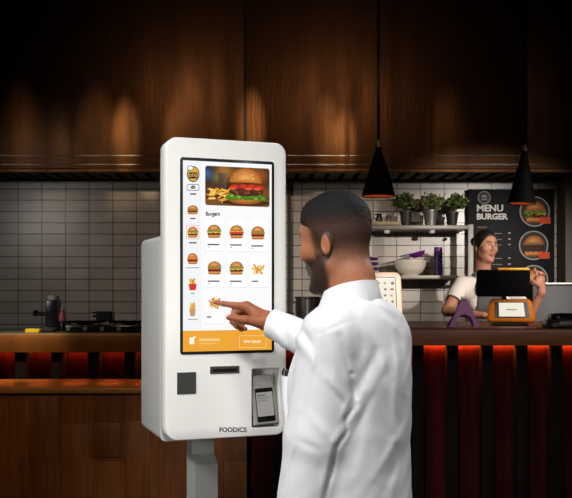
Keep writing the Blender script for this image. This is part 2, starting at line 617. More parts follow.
# ================================================================== ROOM SHELL
WALLY = 7.0
struct('floor', (-5.2, -1.5, -.1), (5.2, 7.2, 0), M['floor'])
struct('floor_kitchen', (-5.0, 5.95, 0), (5.0, WALLY, .12), M['floor'])
struct('ceiling', (-5.2, -1.5, 3.8), (5.2, 7.2, 3.9), M['ceiling'])
struct('wall_back', (-5.2, WALLY, 0), (5.2, WALLY + .2, 3.8), M['wall_tile'])
struct('wall_left', (-5.2, -1.5, 0), (-5.0, WALLY, 3.8), M['wall_dark'])
struct('wall_right', (5.0, -1.5, 0), (5.2, WALLY, 3.8), M['wall_dark'])
x0 = P(287.2, 0, WALLY).x
struct('trim_1', (x0, WALLY - .03, .12), (x0 + .028, WALLY, 2.3), M['trim_dark'])
x0 = P(563.5, 0, 6.85).x
struct('trim_2', (x0, 6.8, .12), (x0 + .5, WALLY, 2.3), M['column'])

# ================================================================== EXTRACTION HOOD
HY = 6.47
HZ = CAMZ + 118 * HY / 900
hood = thing('extraction_hood', (0, HY, HZ), 'huge stained brass extraction hood spanning the kitchen above the tiled wall', 'hood')
xs = [-4.6] + [P(p, 0, HY).x for p in (-60, 245, 526)] + [4.6]
for a, b in zip(xs[:-1], xs[1:]):
    mb = MB()
    mb.span((a + .003, HY, HZ), (b - .003, HY + .03, 3.79), .004)
    mb.span((a + .003, HY - .012, HZ - .004), (b - .003, HY + .02, HZ + .028), .004)
    p = mb.build('hood_panel', M['brass'], hood)
for p in xs[1:-1]:
    MB().span((p - .009, HY - .006, HZ), (p + .009, HY + .01, 3.79), .003).build('seam_strip', M['brass_dark'], hood)
for yy in (155.5, 164.5):      # pressed strips with a line of dark slots
    z = CAMZ + (290 - yy) * HY / 900
    o = MB().span((-3.4, HY - .0012, z - .004), (3.4, HY + .004, z + .004)).build('slot_grille', M['slots'], hood, smooth=False)
mb = MB()   # baffle filters under the hood
x = -3.2
while x < 3.2:
    mb.add([(x, HY + .03, HZ - .002), (x + .075, HY + .03, HZ - .002), (x + .0375, HY + .03, HZ + .03), (x, WALLY - .05, HZ + .004), (x + .075, WALLY - .05, HZ + .004), (x + .0375, WALLY - .05, HZ + .03)],
           [[0, 1, 4, 3], [1, 2, 5, 4], [2, 0, 3, 5], [0, 2, 1], [3, 4, 5]])
    x += .11
o = mb.build('baffle_filter', M['brass_dark'], hood, smooth=False)
MB().span((-4.6, HY + .03, HZ + .03), (4.6, WALLY, HZ + .05)).build('hood_underside', M['brass_dark'], hood, smooth=False)
MB().span((-4.6, WALLY - .045, HZ - .004), (4.6, WALLY - .005, HZ + .02), .004).build('grease_gutter', M['brass_dark'], hood)

# ================================================================== RIGHT (SERVICE) COUNTER
RX0, RX1, RYF, RYB, RZ = -.20, 4.2, 4.6, 5.92, 1.2156
rc = thing('service_counter', ((RX0 + RX1) / 2, RYF, 0), 'long dark wooden service counter glowing red under its edge on the right', 'counter')
MB().span((RX0, RYF, RZ - .082), (RX1, RYB, RZ), .006).build('worktop', M['counter_wood'], rc)
MB().span((RX0 + .02, RYF + .2, .0), (RX1, RYB - .05, RZ - .083)).build('body', M['red_panel'], rc, smooth=False)
k = 0
px = 420.0
while px > 290: px -= 35.1
while px < 1000:
    x = P(px, 0, RYF + .06).x
    if x < RX1:
        MB().span((x - .029, RYF + .12, .0), (x + .029, RYF + .2, RZ - .083), .003).build('slat', M['slat'], rc)
    px += 35.1
MB().span((RX0 + .03, RYF + .165, RZ - .093), (RX1, RYF + .19, RZ - .083)).build('led_strip', M['led_red'], rc, smooth=False)

# ================================================================== LEFT COUNTER
LX0, LX1, LYF, LYB = -4.2, -.235, 5.2, 5.9
LZ = CAMZ - 43.5 * LYF / 900
lc = thing('kitchen_counter', ((LX0 + LX1) / 2, LYF, 0), 'brass-edged kitchen counter on the left with red light glowing between black posts', 'counter')
zb = CAMZ - 62.5 * LYF / 900
MB().span((LX0, LYF + .004, LZ - .03), (LX1, LYB, LZ), .004).build('worktop', M['counter_stone'], lc)
MB().span((LX0, LYF, zb), (LX1, LYF + .03, LZ - .004), .005).build('front_edge', M['counter_brass'], lc)
MB().span((LX0, LYF + .2, 0), (LX1, LYB - .05, LZ - .031)).build('body', M['red_panel'], lc, smooth=False)
for i in range(-8, 7):
    px = 22 + i * 36.2
    x = P(px, 0, LYF + .1).x
    if x < LX1 - .05:
        MB().span((x - .031, LYF + .06, .4), (x + .031, LYF + .199, zb + .01), .003).build('post', M['slat'], lc)
MB().span((LX0, LYF + .16, zb - .002), (LX1, LYF + .19, zb + .012)).build('led_strip', M['led_red'], lc, smooth=False)

cz = CAMZ - 98 * 4.72 / 900
cab = thing('wooden_cabinet', (-2.2, 4.72, 0), 'low brown wooden cabinet with paneled front below the left counter', 'cabinet')
CX1 = P(247, 0, 4.72).x - .002
MB().span((-4.2, 4.735, 0), (CX1, 5.19, cz - .03)).build('body', M['cab_wood'], cab, smooth=False)
MB().span((-4.2, 4.72, cz - .029), (CX1, 5.195, cz), .005).build('ledge', M['cab_top'], cab)
z1 = CAMZ - 133 * 4.72 / 900
for (pa, pb, ya, yb) in ((90, 121, 423, 457), (60, 88, 424, 520), (124, 150, 421, 520), (20, 58, 396, 520)):
    a, b = P(pa, ya, 4.735), P(pb, yb, 4.735)
    MB().span((a.x, 4.729, b.z), (b.x, 4.736, a.z), .002).build('front_panel', M['cab_wood'], cab)

# things on the left counter
LT = LZ


def on_left(px, Y): return Vector(((px - CX) * Y / FPX, Y, LT))


q = on_left(53.5, 5.62)
g = thing('coffee_grinder', q, 'tall navy grinder with a side knob on the left counter', 'grinder')
MB().box(q + Vector((0, 0, .012)), (.1, .14, .024), .006).build('base', M['black'], g)
MB().box(q + Vector((0, 0, .105)), (.078, .1, .17), .008).build('body', M['navy'], g)
MB().lathe([(.034, .19), (.037, .2), (.036, .215), (.0, .22)], q, 20).build('lid', M['white_plastic'], g)
a = MB().cyl(q + Vector((-.035, -.02, .1)), q + Vector((-.1, -.02, .105)), .012, .014).build('side_arm', M['black'], g)
MB().sphere(q + Vector((-.105, -.02, .107)), .02, 14).build('knob', M['black_gloss'], g)

q = on_left(62.5, 5.5)
g = thing('spray_bottle', q, 'small pink and white bottle beside the navy grinder', 'bottle')
MB().lathe([(0, 0), (.02, 0), (.021, .01), (.02, .045), (.013, .06)], q, 20).build('base', M['black'], g)
MB().lathe([(.0135, .055), (.022, .062), (.024, .085), (.018, .11), (.009, .125), (.009, .135)], q, 20).build('body', M['pink'], g)
mb = MB().lathe([(.011, .13), (.012, .142), (.006, .147), (0, .148)], q, 16)
mb.build('cap', M['white_plastic'], g)

q = on_left(101, 5.55)
g = thing('gas_hob', q, 'low black gas hob along the left counter beside the kiosk', 'hob')
MB().box(q + Vector((.075, 0, .02)), (.5, .4, .04), .006).build('hob_top', M['black_gloss'], g)
for sx in (-.1, .18):
    mb = MB()
    for d in (-.07, 0, .07):
        mb.box(q + Vector((sx + d, 0, .055)), (.01, .3, .012), .002)
        mb.box(q + Vector((sx, d, .055)), (.24, .01, .012), .002)
    for dx in (-.1, .1):
        for dy in (-.1, .1):
            mb.box(q + Vector((sx + dx * .7, dy, .046)), (.01, .01, .014))
    mb.build('grate', M['black_matt'], g)
    MB().lathe([(0, .04), (.04, .04), (.042, .05), (.03, .054), (0, .055)], q + Vector((sx, 0, 0)), 20).build('burner', M['black'], g)
for i in range(4):
    MB().cyl(q + Vector((-.15 + i * .1, -.2, .022)), q + Vector((-.15 + i * .1, -.218, .022)), .013).build('dial', M['steel'], g)

q = on_left(105.5, 5.5) + Vector((0, 0, .0615))
g = thing('black_pan', q, 'small black square pan standing on the gas hob', 'pan')
mb = MB().slab(lambda i: rrect(-.05 + i, -.05 + i, .05 - i, .05 - i, .012), lambda u, v, d: q + Vector((u, v, d)),
               [(.006, 0), (0, .008), (0, .058), (.004, .058), (.006, .012)])
mb.build('pan_body', M['black'], g)
MB().tube([q + Vector((-.047, 0, .05)), q + Vector((-.075, 0, .052)), q + Vector((-.075, 0, .03)), q + Vector((-.047, 0, .03))], .006).build('handle', M['black_matt'], g)
q = on_left(33, 5.27)
MBs = MB().box(q + Vector((0, 0, .0125)), (.083, .05, .025), .006)
tag(MBs.build('sponge', M['yellow'], origin=q), 'yellow sponge near the front edge of the left counter', 'sponge')
q = on_left(46, 5.36)
g = thing('cup_tray', q, 'low dark tray in front of the navy grinder', 'tray')
MB().slab(lambda i: rrect(-.06 + i, -.04 + i, .06 - i, .04 - i, .015), lambda u, v, d: q + Vector((u, v, d)), [(.008, 0), (0, .004), (0, .018), (.004, .018), (.008, .006)]).build('tray_body', M['black'], g)
MB().box(q + Vector((.0, 0, .012)), (.09, .05, .003)).build('liner', M['slot'], g)

# ================================================================== SHELF ON THE BACK WALL
SY = 6.8
us, ls = P(432, 226, SY).z, P(410, 275.5, SY).z
sh = thing('wall_shelf', (P(420, 0, SY).x, WALLY, 0), 'two-tier grey steel shelf on the tiled wall carrying plants and bowls', 'shelf')
xa, xb = P(352, 0, SY).x, P(466, 0, SY).x
MB().span((xa, SY - .1, us - .032), (xb, WALLY - .002, us), .003).build('shelf_board', M['shelf'], sh)
MB().span((xa, SY - .1, ls - .028), (P(456, 0, SY).x, WALLY - .002, ls), .003).build('shelf_board', M['shelf'], sh)
MB().span((xb - .005, SY - .105, ls - .45), (xb + .035, SY - .06, us + .005), .004).build('upright', M['shelf_post'], sh)
MB().span((xa - .03, SY - .105, ls - .45), (xa + .01, SY - .06, us + .005), .004).build('upright', M['shelf_post'], sh)
MB().span((xb - .002, SY - .1, ls - .026), (P(455, 0, SY).x - .01, SY - .07, ls - .004)).build('front_rail', M['shelf'], sh)
for p in (387, 432):
    x = P(p, 0, SY - .07).x
    MB().lathe([(0, -.03), (.018, -.028), (.024, -.016), (.018, -.004), (.008, 0)], (x, SY - .07, us - .032), 20).build('puck_light', M['white_plastic'], sh)
x = P(445, 0, WALLY).x
mb = MB().cyl((x, WALLY - .002, us - .09), (x, WALLY - .03, us - .09), .008)
mb.sphere((x, WALLY - .033, us - .09), .013, 12)
tag(mb.build('wall_hook', M['black'], origin=(x, WALLY, us - .09)), 'small dark hook on the tiles above the purple bottle', 'hook')

q = Vector((P(384, 0, SY).x, SY - .03, us))
tag(MB().span(q + Vector((-.115, -.09, 0)), q + Vector((.105, .09, .026)), .003).build('wooden_board', M['board_wood'], origin=q),
    'pale wooden board lying on the upper shelf left of the plants', 'board')
q = Vector((P(388, 0, SY).x, SY - .05, us + .026))
g = thing('measuring_cup', q, 'tiny shiny steel cup on the pale wooden board', 'cup')
MB().lathe([(0, .001), (.017, 0), (.021, .045), (.023, .048), (.019, .045), (.015, .004), (0, .004)], q, 20).build('cup_body', M['steel_pot'], g)
MB().tube([q + Vector((.02, 0, .04)), q + Vector((.038, 0, .042)), q + Vector((.038, 0, .018)), q + Vector((.019, 0, .015))], .003).build('handle', M['steel_pot'], g)
q = Vector((P(378.5, 0, SY).x, SY - .05, us + .026))
g = thing('milk_jug', q, 'small dark jug with a loop handle on the pale wooden board', 'jug')
MB().lathe([(0, .001), (.024, 0), (.028, .02), (.02, .045), (.018, .055), (.022, .062), (.017, .058), (.0, .012)], q, 20).build('jug_body', M['black'], g)
MB().tube([q + Vector((-.018, 0, .055)), q + Vector((-.04, 0, .06)), q + Vector((-.046, 0, .04)), q + Vector((-.026, 0, .018))], .004).build('handle', M['black'], g)


def plant(px, foliage_px, potm, leafm, label, seed, pw, ph, zt):
    rnd = random.Random(seed)
    q = Vector((P(px, 0, SY - .03).x, SY - .03, us))
    g = thing('potted_herb', q, label, 'plant', 'potted plants on the upper shelf')
    MB().lathe([(0, 0), (pw * .74, 0), (pw, ph), (pw * 1.07, ph), (pw * 1.07, ph + .012), (pw * .93, ph + .012), (pw * .9, ph - .01)], q, 28).build('pot', potm, g)
    MB().lathe([(pw * .92, ph - .008), (0, ph + .004)], q, 20).build('soil', M['soil'], g)
    x0f, x1f = [P(v, 0, SY).x - q.x for v in foliage_px]
    st, lv = MB(), MB()
    for i in range(46):
        u = rnd.random()
        tip = Vector(((x0f + (x1f - x0f) * u), rnd.uniform(-.1, .1), ph + zt * (rnd.uniform(.35, 1.0)) * (1 - .75 * abs(u - .5) ** 1.6)))
        base = Vector((rnd.uniform(-.4, .4) * pw, rnd.uniform(-.4, .4) * pw, ph))
        mid = base * .5 + tip * .5 + Vector((0, 0, zt * .15))
        pts = [base, base * .6 + mid * .4 + Vector((0, 0, .01)), mid, tip]
        st.tube([q + p for p in pts], [.0022, .002, .0016, .001], 5)
        for t in np.linspace(.3, 1, 10):
            c = (mid * (1 - (t - .3) / .7) + tip * ((t - .3) / .7)) + Vector((rnd.uniform(-.012, .012), rnd.uniform(-.012, .012), rnd.uniform(-.01, .012)))
            d = Vector((rnd.gauss(0, 1), rnd.gauss(0, 1), rnd.gauss(.35, .6))).normalized()
            n = d.cross(Vector((rnd.gauss(0, 1), rnd.gauss(0, 1), rnd.gauss(0, 1)))).normalized()
            w = d.cross(n)
            ln, wd = rnd.uniform(.022, .04), rnd.uniform(.007, .012)
            o = q + c
            lv.add([o, o + d * ln * .35 + w * wd + n * .002, o + d * ln * .75 + w * wd * .7, o + d * ln - n * .004,
                    o + d * ln * .75 - w * wd * .7, o + d * ln * .35 - w * wd + n * .002, o + d * ln * .5 - n * .003],
                   [[0, 1, 6], [1, 2, 6], [2, 3, 6], [3, 4, 6], [4, 5, 6], [5, 0, 6]])
    st.build('stems', M['stem'], g)
    lv.build('foliage', leafm, g, smooth=True)


plant(406, (391, 417), M['terracotta'], M['leaf'], 'bushy herb in dark pot, first from the left on upper shelf', 3, .047, .095, .15)
plant(430.5, (419.5, 441), M['zinc'], M['leaf2'], 'bushy herb in pale zinc pot between the two dark-potted plants', 5, .054, .105, .14)
plant(452, (446.5, 467), M['terracotta'], M['leaf'], 'bushy herb in dark pot at shelf end beside the menu board', 9, .047, .09, .15)

# bowls, bottle, plates on the lower shelf
q = Vector((P(410, 0, SY).x, SY - .02, ls))
g = thing('serving_bowl', q, 'wide cream bowl on the lower shelf beside the purple bottle', 'bowl')
MB().lathe([(0, .004), (.06, .0), (.064, .006), (.09, .025), (.112, .06), (.12, .1), (.122, .108), (.118, .11), (.113, .1), (.104, .062), (.08, .03), (0, .012)], q, 40).build('bowl_body', M['cream'], g)
MB().lathe([(.1215, .1), (.1235, .106), (.1225, .112), (.118, .111)], q, 40).build('rim', M['cream'], g)
q2 = q + Vector((.03, -.0, .075))
g = thing('stacked_bowl', q2, 'smaller cream bowl nested tilted in the wide cream bowl', 'bowl')
rm = Matrix.Rotation(R(-9), 4, 'Y')
MB().lathe([(0, .0), (.04, 0), (.075, .025), (.092, .052), (.088, .052), (.07, .03), (0, .008)], q2, 36, rm).build('bowl_body', M['cream'], g)
q3 = q + Vector((.055, -.01, .135))
g = thing('purple_scoop', q3, 'purple scoop lying across the cream bowls', 'scoop')
rm = Matrix.Rotation(R(-14), 4, 'Y')
MB().lathe([(0, .0), (.03, .002), (.056, .02), (.066, .042), (.062, .042), (.05, .022), (0, .007)], q3, 28, rm).build('scoop_bowl', M['purple'], g)
mb = MB().box((0, 0, 0), (.13, .022, .01), .004, mtx=Matrix.Translation(q3 + Vector((-.08, -.04, .02))) @ Matrix.Rotation(R(-12), 4, 'Y'))
mb.build('handle', M['purple_dark'], g)
q = Vector((P(437.5, 0, SY).x, SY - .03, ls))
g = thing('purple_bottle', q, 'tall purple ridged bottle at the right of the lower shelf', 'bottle')
prof = [(0, 0), (.031, 0), (.034, .004)]
for i in range(5):
    z = .03 + i * .028
    prof += [(.034, z - .012), (.034, z), (.031, z + .004), (.031, z + .008), (.034, z + .012)]
prof += [(.034, .165), (.03, .175)]
MB().lathe(prof, q, 28).build('bottle_body', M['purple_dark'], g)
MB().lathe([(.03, .175), (.031, .178), (.031, .205), (.028, .212), (0, .213)], q, 28).build('cap', M['purple'], g)
x = P(371.5, 0, SY).x
for i in range(8):
    q = Vector((x + rng.uniform(-.003, .003), SY - .03, ls + .0185 * i))
    lab = ['lowest', 'second', 'third', 'fourth', 'fifth', 'sixth', 'seventh', 'topmost'][i]
    o = MB().lathe([(0, 0), (.03, 0), (.05, .006), (.054, .0175), (.051, .0178), (.046, .009), (0, .004)], q, 28).build('saucer', M['purple' if i % 2 == 0 else 'cream'], origin=q)
    tag(o, f'{"purple" if i % 2 == 0 else "cream"} saucer, {lab} from the bottom of the saucer stack on lower shelf' if 0 < i < 7 else f'{"purple" if i % 2 == 0 else "cream"} saucer, {lab} of the saucer stack on lower shelf', 'saucer', 'stacked saucers on the lower shelf')

# ================================================================== MENU BOARD
BY = 6.93


def bfn(u, v, d): return P(u, v, BY) + Vector((0, -d, 0))


a, b = P(468.2, 189.2, BY), P(554.5, 318, BY)
mbd = thing('menu_board', (P(511, 0, BY).x, WALLY, a.z), 'black menu board lettered MENU BURGER with round burger pictures', 'sign')
MB().span((a.x, BY, b.z), (b.x, WALLY - .002, a.z), .003).build('board_panel', M['board'], mbd)
wht, gry = rgb(232, 230, 224), rgb(150, 148, 144)
C = Canvas(lambda u, v, d: bfn(u, v, d + .0006), .0004)
C.text('MENU', 476.8, 211.2, 26.4, 6.5, wht, .036)
C.text('BURGER', 476.8, 219.2, 31.2, 5.9, wht, .045)
C.build('lettering', M['print'], mbd)
C = Canvas(lambda u, v, d: bfn(u, v, d + .0006), .0004)
for r_ in range(2):
    for c_ in range(4):
        C.ell(498.3 + c_ * 2.1, 194.6 + r_ * 2.2, .55, .55, gry, n=8)
ys_ = (233.5, 239.5, 245, 258.5, 264.5, 270.5, 277)
gx_ = [476.5, 477, 487, 491.5, 492, 502, 508.2, 510.6, 511]
gy_ = [225.8, 226.4, 228] + [v for y in ys_ for v in (y - .9, y - .35, y - .1, y + .3)] + [278]
vv_ = [bfn(x, y, .0006) for y in gy_ for x in gx_]
ff_, cc_ = [], []
for r_ in range(len(gy_) - 1):
    for c_ in range(len(gx_) - 1):
        k_ = r_ * len(gx_) + c_
        ff_.append([k_, k_ + 1, k_ + 1 + len(gx_), k_ + len(gx_)])
        col_ = rgb(20, 22, 24)
        if r_ == 1 and c_ == 1: col_ = rgb(120, 92, 70)
        if r_ >= 3 and r_ < len(gy_) - 1:
            ph = (r_ - 3) % 4
            if c_ == 4 and ph in (1, 2): col_ = gry
            if c_ == 6 and ph in (0, 1): col_ = wht
        cc_ += [col_] * 4
mesh_obj('price_list_print', vv_, ff_, M['print'], mbd, smooth=False, cols=cc_)
C = Canvas(lambda u, v, d: bfn(u, v, d + .0006), .0004)
C.ring(484.2, 197.6, 6.6, 6.6, .9, gry)
C.ring(484.2, 197.6, 5.1, 5.1, .4, gry)
C.ell(484.2, 196.9, 3.3, 2.4, gry, n=12, a0=180, a1=360)
C.rect(480.8, 197.5, 487.6, 198.3, gry)
C.rect(481.2, 199, 487.2, 200.4, gry, .5)
C.build('emblem', M['print'], mbd)
for (cx, cy, rr, tagx, tagy, k) in ((534.6, 211.6, 15.2, 539.5, 217.2, 0), (533.4, 245.4, 14.7, 538.6, 252.2, 1), (533.5, 279.5, 14.5, 539, 287, 2)):
    C = Canvas(lambda u, v, d: bfn(u, v, d + .0006), .0004)
    C.ell(cx, cy, rr, rr, rgb(52, 42, 34) if k == 0 else rgb(70, 62, 56), rgb(60, 58, 56), n=40)
    C.up()
    c_burger(C, cx + .5, cy + .5, 22, 21, k * 1 if k == 0 else 1)
    if k == 0:
        C.up(8)
        for i in range(26):
            C.up(0)
            C.ell(cx - 2 + random.uniform(-8, 8), cy + 2.5 + random.uniform(-3.2, 3.6), 1.3, .9, random.choice([rgb(120, 170, 40), rgb(150, 196, 60), rgb(84, 128, 30), rgb(170, 60, 40)]), n=8)
    elif k == 1:
        C.up(8); C.rect(cx - 11, cy - 1.5, cx + 11, cy + 4.5, rgb(74, 44, 34), 2)
        C.up(); C.rect(cx - 10, cy - 2.4, cx + 10, cy - .6, rgb(150, 112, 80), .8)
    else:
        C.up(8)
    C.up(2); C.ring(cx, cy, rr, rr, 1.3, rgb(176, 172, 164))
    p = C.build('burger_picture', M['print'], mbd)
    C2 = Canvas(lambda u, v, d: bfn(u, v, d + .0085), .0004)
    C2.rect(tagx, tagy, tagx + 10.8, tagy + 6.6, rgb(226, 92, 52))
    C2.build('price_tag', M['print'], p)

# ================================================================== STEEL BACK CABINET, RIGHT
x0, x1 = P(528, 0, 6.55).x, P(640, 0, 6.55).x
zt = P(0, 282.5, 6.45).z
sc_ = thing('steel_cabinet', ((x0 + x1) / 2, 6.45, .12), 'grey stainless steel cabinet behind the raised hand at right', 'cabinet')
MB().span((x0 + .01, 6.46, .12), (x1 - .01, 6.78, zt - .02), .004).build('cabinet_body', M['steel_dark'], sc_)
MB().span((x0, 6.445, zt - .019), (x1, 6.79, zt), .004).build('cabinet_top', M['steel'], sc_)
MB().span((x0 + .4, 6.452, .2), (x0 + .405, 6.47, zt - .06)).build('door_seam', M['black'], sc_)
MB().tube([(x0 + .46, 6.46, zt - .12), (x0 + .46, 6.42, zt - .12), (x0 + .46, 6.42, zt - .34), (x0 + .46, 6.46, zt - .34)], .008).build('handle', M['steel'], sc_)

# ================================================================== STEEL POT BEHIND THE MAN
q = Vector((P(309, 0, 5.75).x, 5.75, RZ))
g = thing('stock_pot', q, 'steel stock pot on the counter behind the chin of the man', 'pot')
MB().lathe([(0, .0), (.08, 0), (.086, .006), (.088, .15), (.094, .156), (.094, .162), (.084, .158), (.082, .012), (0, .01)], q, 36).build('pot_body', M['steel_pot'], g)
for s_ in (-1, 1):
    MB().tube([q + Vector((s_ * .086, -.03, .125)), q + Vector((s_ * .115, -.03, .13)), q + Vector((s_ * .115, .03, .13)), q + Vector((s_ * .086, .03, .125))], .006).build('handle', M['steel_pot'], g)

# ================================================================== BEIGE ORDER TABLET (behind the man)
q = Vector((P(383, 0, 5.2).x, 5.2, RZ))
g = thing('order_tablet', q, 'beige framed tablet kiosk on the counter showing food pictures', 'tablet')
TM = Matrix.Translation(q) @ Matrix.Rotation(R(8), 4, 'Z') @ Matrix.Translation((0, .02, .02)) @ Matrix.Rotation(R(-8), 4, 'X')
tf = lambda u, v, d: TM @ Vector((u, -d, v))
MB().slab(lambda i: rrect(-.12 + i, 0 + i, .12 - i, .29 - i, .035 - i * .5), tf, [(.006, -.03), (0, -.024), (0, .008), (.005, .014)]).build('frame', M['beige'], g)
MB().slab(lambda i: rrect(-.088 + i, .05 + i, .088 - i, .262 - i, .008), tf, [(0, .013), (.001, .0155)]).build('bezel', M['black_gloss'], g)
C = Canvas(lambda u, v, d: tf(u, v, .0157 + d), .0003)
C.rect(-.083, .055, .083, .257, rgb(246, 240, 226))
C.up()
rn = random.Random(4)
for i in range(5):
    for j in range(4):
        cx, cy = -.06 + j * .04 + rn.uniform(-.006, .006), .08 + i * .036
        c = rn.choice([rgb(226, 160, 50), rgb(200, 90, 40), rgb(150, 130, 50), rgb(236, 190, 80)])
        C.ell(cx, cy, rn.uniform(.007, .012), rn.uniform(.006, .01), c, n=12)
C.build('screen', M['screen_dim'], g)
MB().box(q + Vector((0, .05, .012)), (.16, .13, .024), .008).build('base', M['beige'], g)

# ================================================================== POS TERMINAL
q = Vector((P(509, 0, 5.15).x, 5.15, RZ))
g = thing('pos_terminal', q, 'amber wood framed till with a black rear display in front of the woman', 'till')
MB().slab(lambda i: rrect(-.1 + i, -.07 + i, .1 - i, .07 - i, .03), lambda u, v, d: q + Vector((u, v, d)), [(.004, 0), (0, .004), (0, .012), (.006, .017)]).build('base', M['black'], g)
TM = Matrix.Translation(q + Vector((.012, -.02, .022))) @ Matrix.Rotation(R(-17), 4, 'X')
tf = lambda u, v, d: TM @ Vector((u, -d, v))


def trap(i): return [(-.125 + i, 0 + i), (.125 - i, 0 + i), (.137 - i, .018), (.118 - i, .122 - i * .5), (.106 - i, .135 - i), (-.106 + i, .135 - i), (-.118 + i, .122 - i * .5), (-.137 + i, .018)]


fr = MB().slab(trap, tf, [(.006, -.02), (0, -.014), (0, .004), (.006, .01)]).build('wood_frame', M['pos_wood'], g)
MB().slab(lambda i: [(-.1 + i, .022 + i), (.103 - i, .022 + i), (.097 - i, .117 - i), (-.094 + i, .117 - i)], tf, [(0, .009), (.001, .0125)]).build('bezel', M['black_gloss'], fr)
C = Canvas(lambda u, v, d: tf(u, v, .0128 + d), .0003)
C.poly([(-.074, .029), (.075, .029), (.07, .111), (-.07, .111)], rgb(244, 236, 220))
C.up()
C.rect(-.032, .068, .03, .073, rgb(120, 118, 112))
C.rect(-.02, .06, .02, .062, rgb(190, 186, 178))
C.build('screen', M['screen_dim'], g)
MB().tube([q + Vector((-.005, .05, .015)), q + Vector((-.01, .045, .1)), q + Vector((-.03, .02, .2))], .014).build('stand_arm', M['black'], g)
dq = P(503, 283.2, 5.12)
DM = Matrix.Translation(dq) @ Matrix.Rotation(R(3), 4, 'Z') @ Matrix.Rotation(R(9), 4, 'X')
df = lambda u, v, d: DM @ Vector((u, -d, v))
MB().slab(lambda i: rrect(-.152 + i, -.076 + i, .152 - i, .076 - i, .014), df, [(.004, -.014), (0, -.01), (0, .008), (.005, .013)]).build('rear_display', M['black_matt'], g)
mb = MB(xf=DM).span((-.035, -.012, .076), (.148, .016, .0875), .004)
mb.build('top_bar', M['amber'], g)
MB(xf=DM).span((-.03, .012, -.05), (.03, .03, .04), .006).build('mount', M['black'], g)

# ================================================================== PURPLE STAND
q = Vector((P(463.8, 0, 5.02).x, 5.02, RZ))
g = thing('purple_stand', q, 'purple arched two-legged stand on the counter left of the till', 'stand')
outer = [(-.09, 0), (-.05, .075), (-.026, .125), (-.012, .158), (.012, .158), (.026, .125), (.05, .075), (.082, 0)]
arch = [(.05 * math.cos(R(t)) - .002, .062 * math.sin(R(t))) for t in range(0, 181, 15)]
poly = outer + [(.05, 0)] + arch[1:-1] + [(-.052, 0)]
mb = MB()
n = len(outer)
# two leaves leaning together, bridged with strips so the arch stays open
innr = [(-.054, 0), (-.047, .032), (-.032, .056), (-.01, .07), (.01, .07), (.03, .056), (.043, .032), (.05, 0)]
for sy in (-1, 1):
    def pf(u, v, d, sy=sy): return q + Vector((u, sy * (.035 * (1 - v / .17) + d), v))
    for i in range(n - 1):
        a_, b_, c_, d_ = outer[i], outer[i + 1], innr[i + 1], innr[i]
        vs = [pf(*a_, -.004), pf(*b_, -.004), pf(*c_, -.004), pf(*d_, -.004), pf(*a_, .004), pf(*b_, .004), pf(*c_, .004), pf(*d_, .004)]
        mb.add(vs, [[0, 1, 2, 3], [7, 6, 5, 4], [0, 4, 5, 1], [2, 6, 7, 3]] + ([[0, 3, 7, 4]] if i == 0 else []) + ([[1, 5, 6, 2]] if i == n - 2 else []))
mb.build('stand_body', M['purple'], g, smooth=False)
MB().box(q + Vector((0, 0, .16)), (.03, .03, .016), .004).build('clip', M['white_plastic'], g)

# ================================================================== BLACK CASE AT RIGHT
q = Vector((P(566, 0, 4.86).x, 4.86, RZ))
g = thing('black_case', q, 'low black rounded case at the right end of the counter', 'case')
MB().slab(lambda i: rrect(-.12 + i, -.1 + i, .2 - i, .1 - i, .06), lambda u, v, d: q + Vector((u, v, d)), [(.012, 0), (0, .01), (-.0, .03), (.01, .045), (.03, .05)]).build('case_body', M['black'], g)
MB().slab(lambda i: rrect(-.09 + i, -.07 + i, .17 - i, .07 - i, .05), lambda u, v, d: q + Vector((u, v, d)), [(0, .05), (0, .066), (.01, .075), (.03, .079)]).build('lid', M['black_gloss'], g)

q = Vector((P(421, 0, 4.86).x, 4.86, RZ))
o = MB().span(q + Vector((-.1, -.08, 0)), q + Vector((.13, .1, .006)), .002).build('counter_mat', M['counter_edge'], origin=q)
tag(o, 'thin brown mat lying flat on the counter beside the man', 'mat')

# ================================================================== PENDANT LAMPS


def pendant(px, ytop, ybot, wpx, Y, label, tilt):
    a, b = P(px, ytop, Y), P(px, ybot, Y)
    h = a.z - b.z
    r1 = wpx / 2 * Y / 900
    g = thing('pendant_lamp', (a.x, Y, b.z), label, 'lamp', 'black cone pendant lamps')
    o = Vector((a.x, Y, b.z))
    Mx = Matrix.Translation((0, 0, h)) @ Matrix.Rotation(R(tilt), 4, 'Y') @ Matrix.Translation((0, 0, -h))
    prof = [(r1, 0), (r1 * .99, .006), (r1 * .62, h * .48), (.02, h * .9), (.016, h)]
    inner = [(.014, h * .97), (r1 * .6, h * .47), (r1 * .975, .006), (r1, 0)]
    MB().lathe(prof, o, 40, Mx, False, True).build('shade', M['black_matt'], g)
    MB().lathe([(.012, h * .96), (r1 * .58, h * .47), (r1 * .965, .004)], o, 40, Mx).build('shade_lining', M['shade_in'], g)
    MB().lathe([(.0165, h), (.014, h + .03), (.006, h + .045), (0, h + .046)], o, 20).build('cap', M['steel_dull'], g)
    MB().cyl(o + Vector((0, 0, h + .03)), Vector((o.x, Y, 3.8)), .008, .008, 12).build('cord', M['black_matt'], g)
    MB().lathe([(0, h * .3), (.02, h * .32), (.026, h * .4), (.018, h * .5), (.012, h * .6), (0, h * .6)], o, 20).build('bulb', M['bulb'], g)
    MB().lathe([(0, 3.77 - o.z), (.05, 3.77 - o.z), (.05, 3.8 - o.z)], o, 24).build('ceiling_rose', M['black_matt'], g)
    l = bpy.data.lights.new('pendant_bulb', 'POINT')
    l.energy = .15; l.color = (1, .6, .3); l.shadow_soft_size = .02
    lo = bpy.data.objects.new('pendant_bulb_light', l)
    lo.parent = g; lo.location = (0, 0, h * .22)
    COL.objects.link(lo)


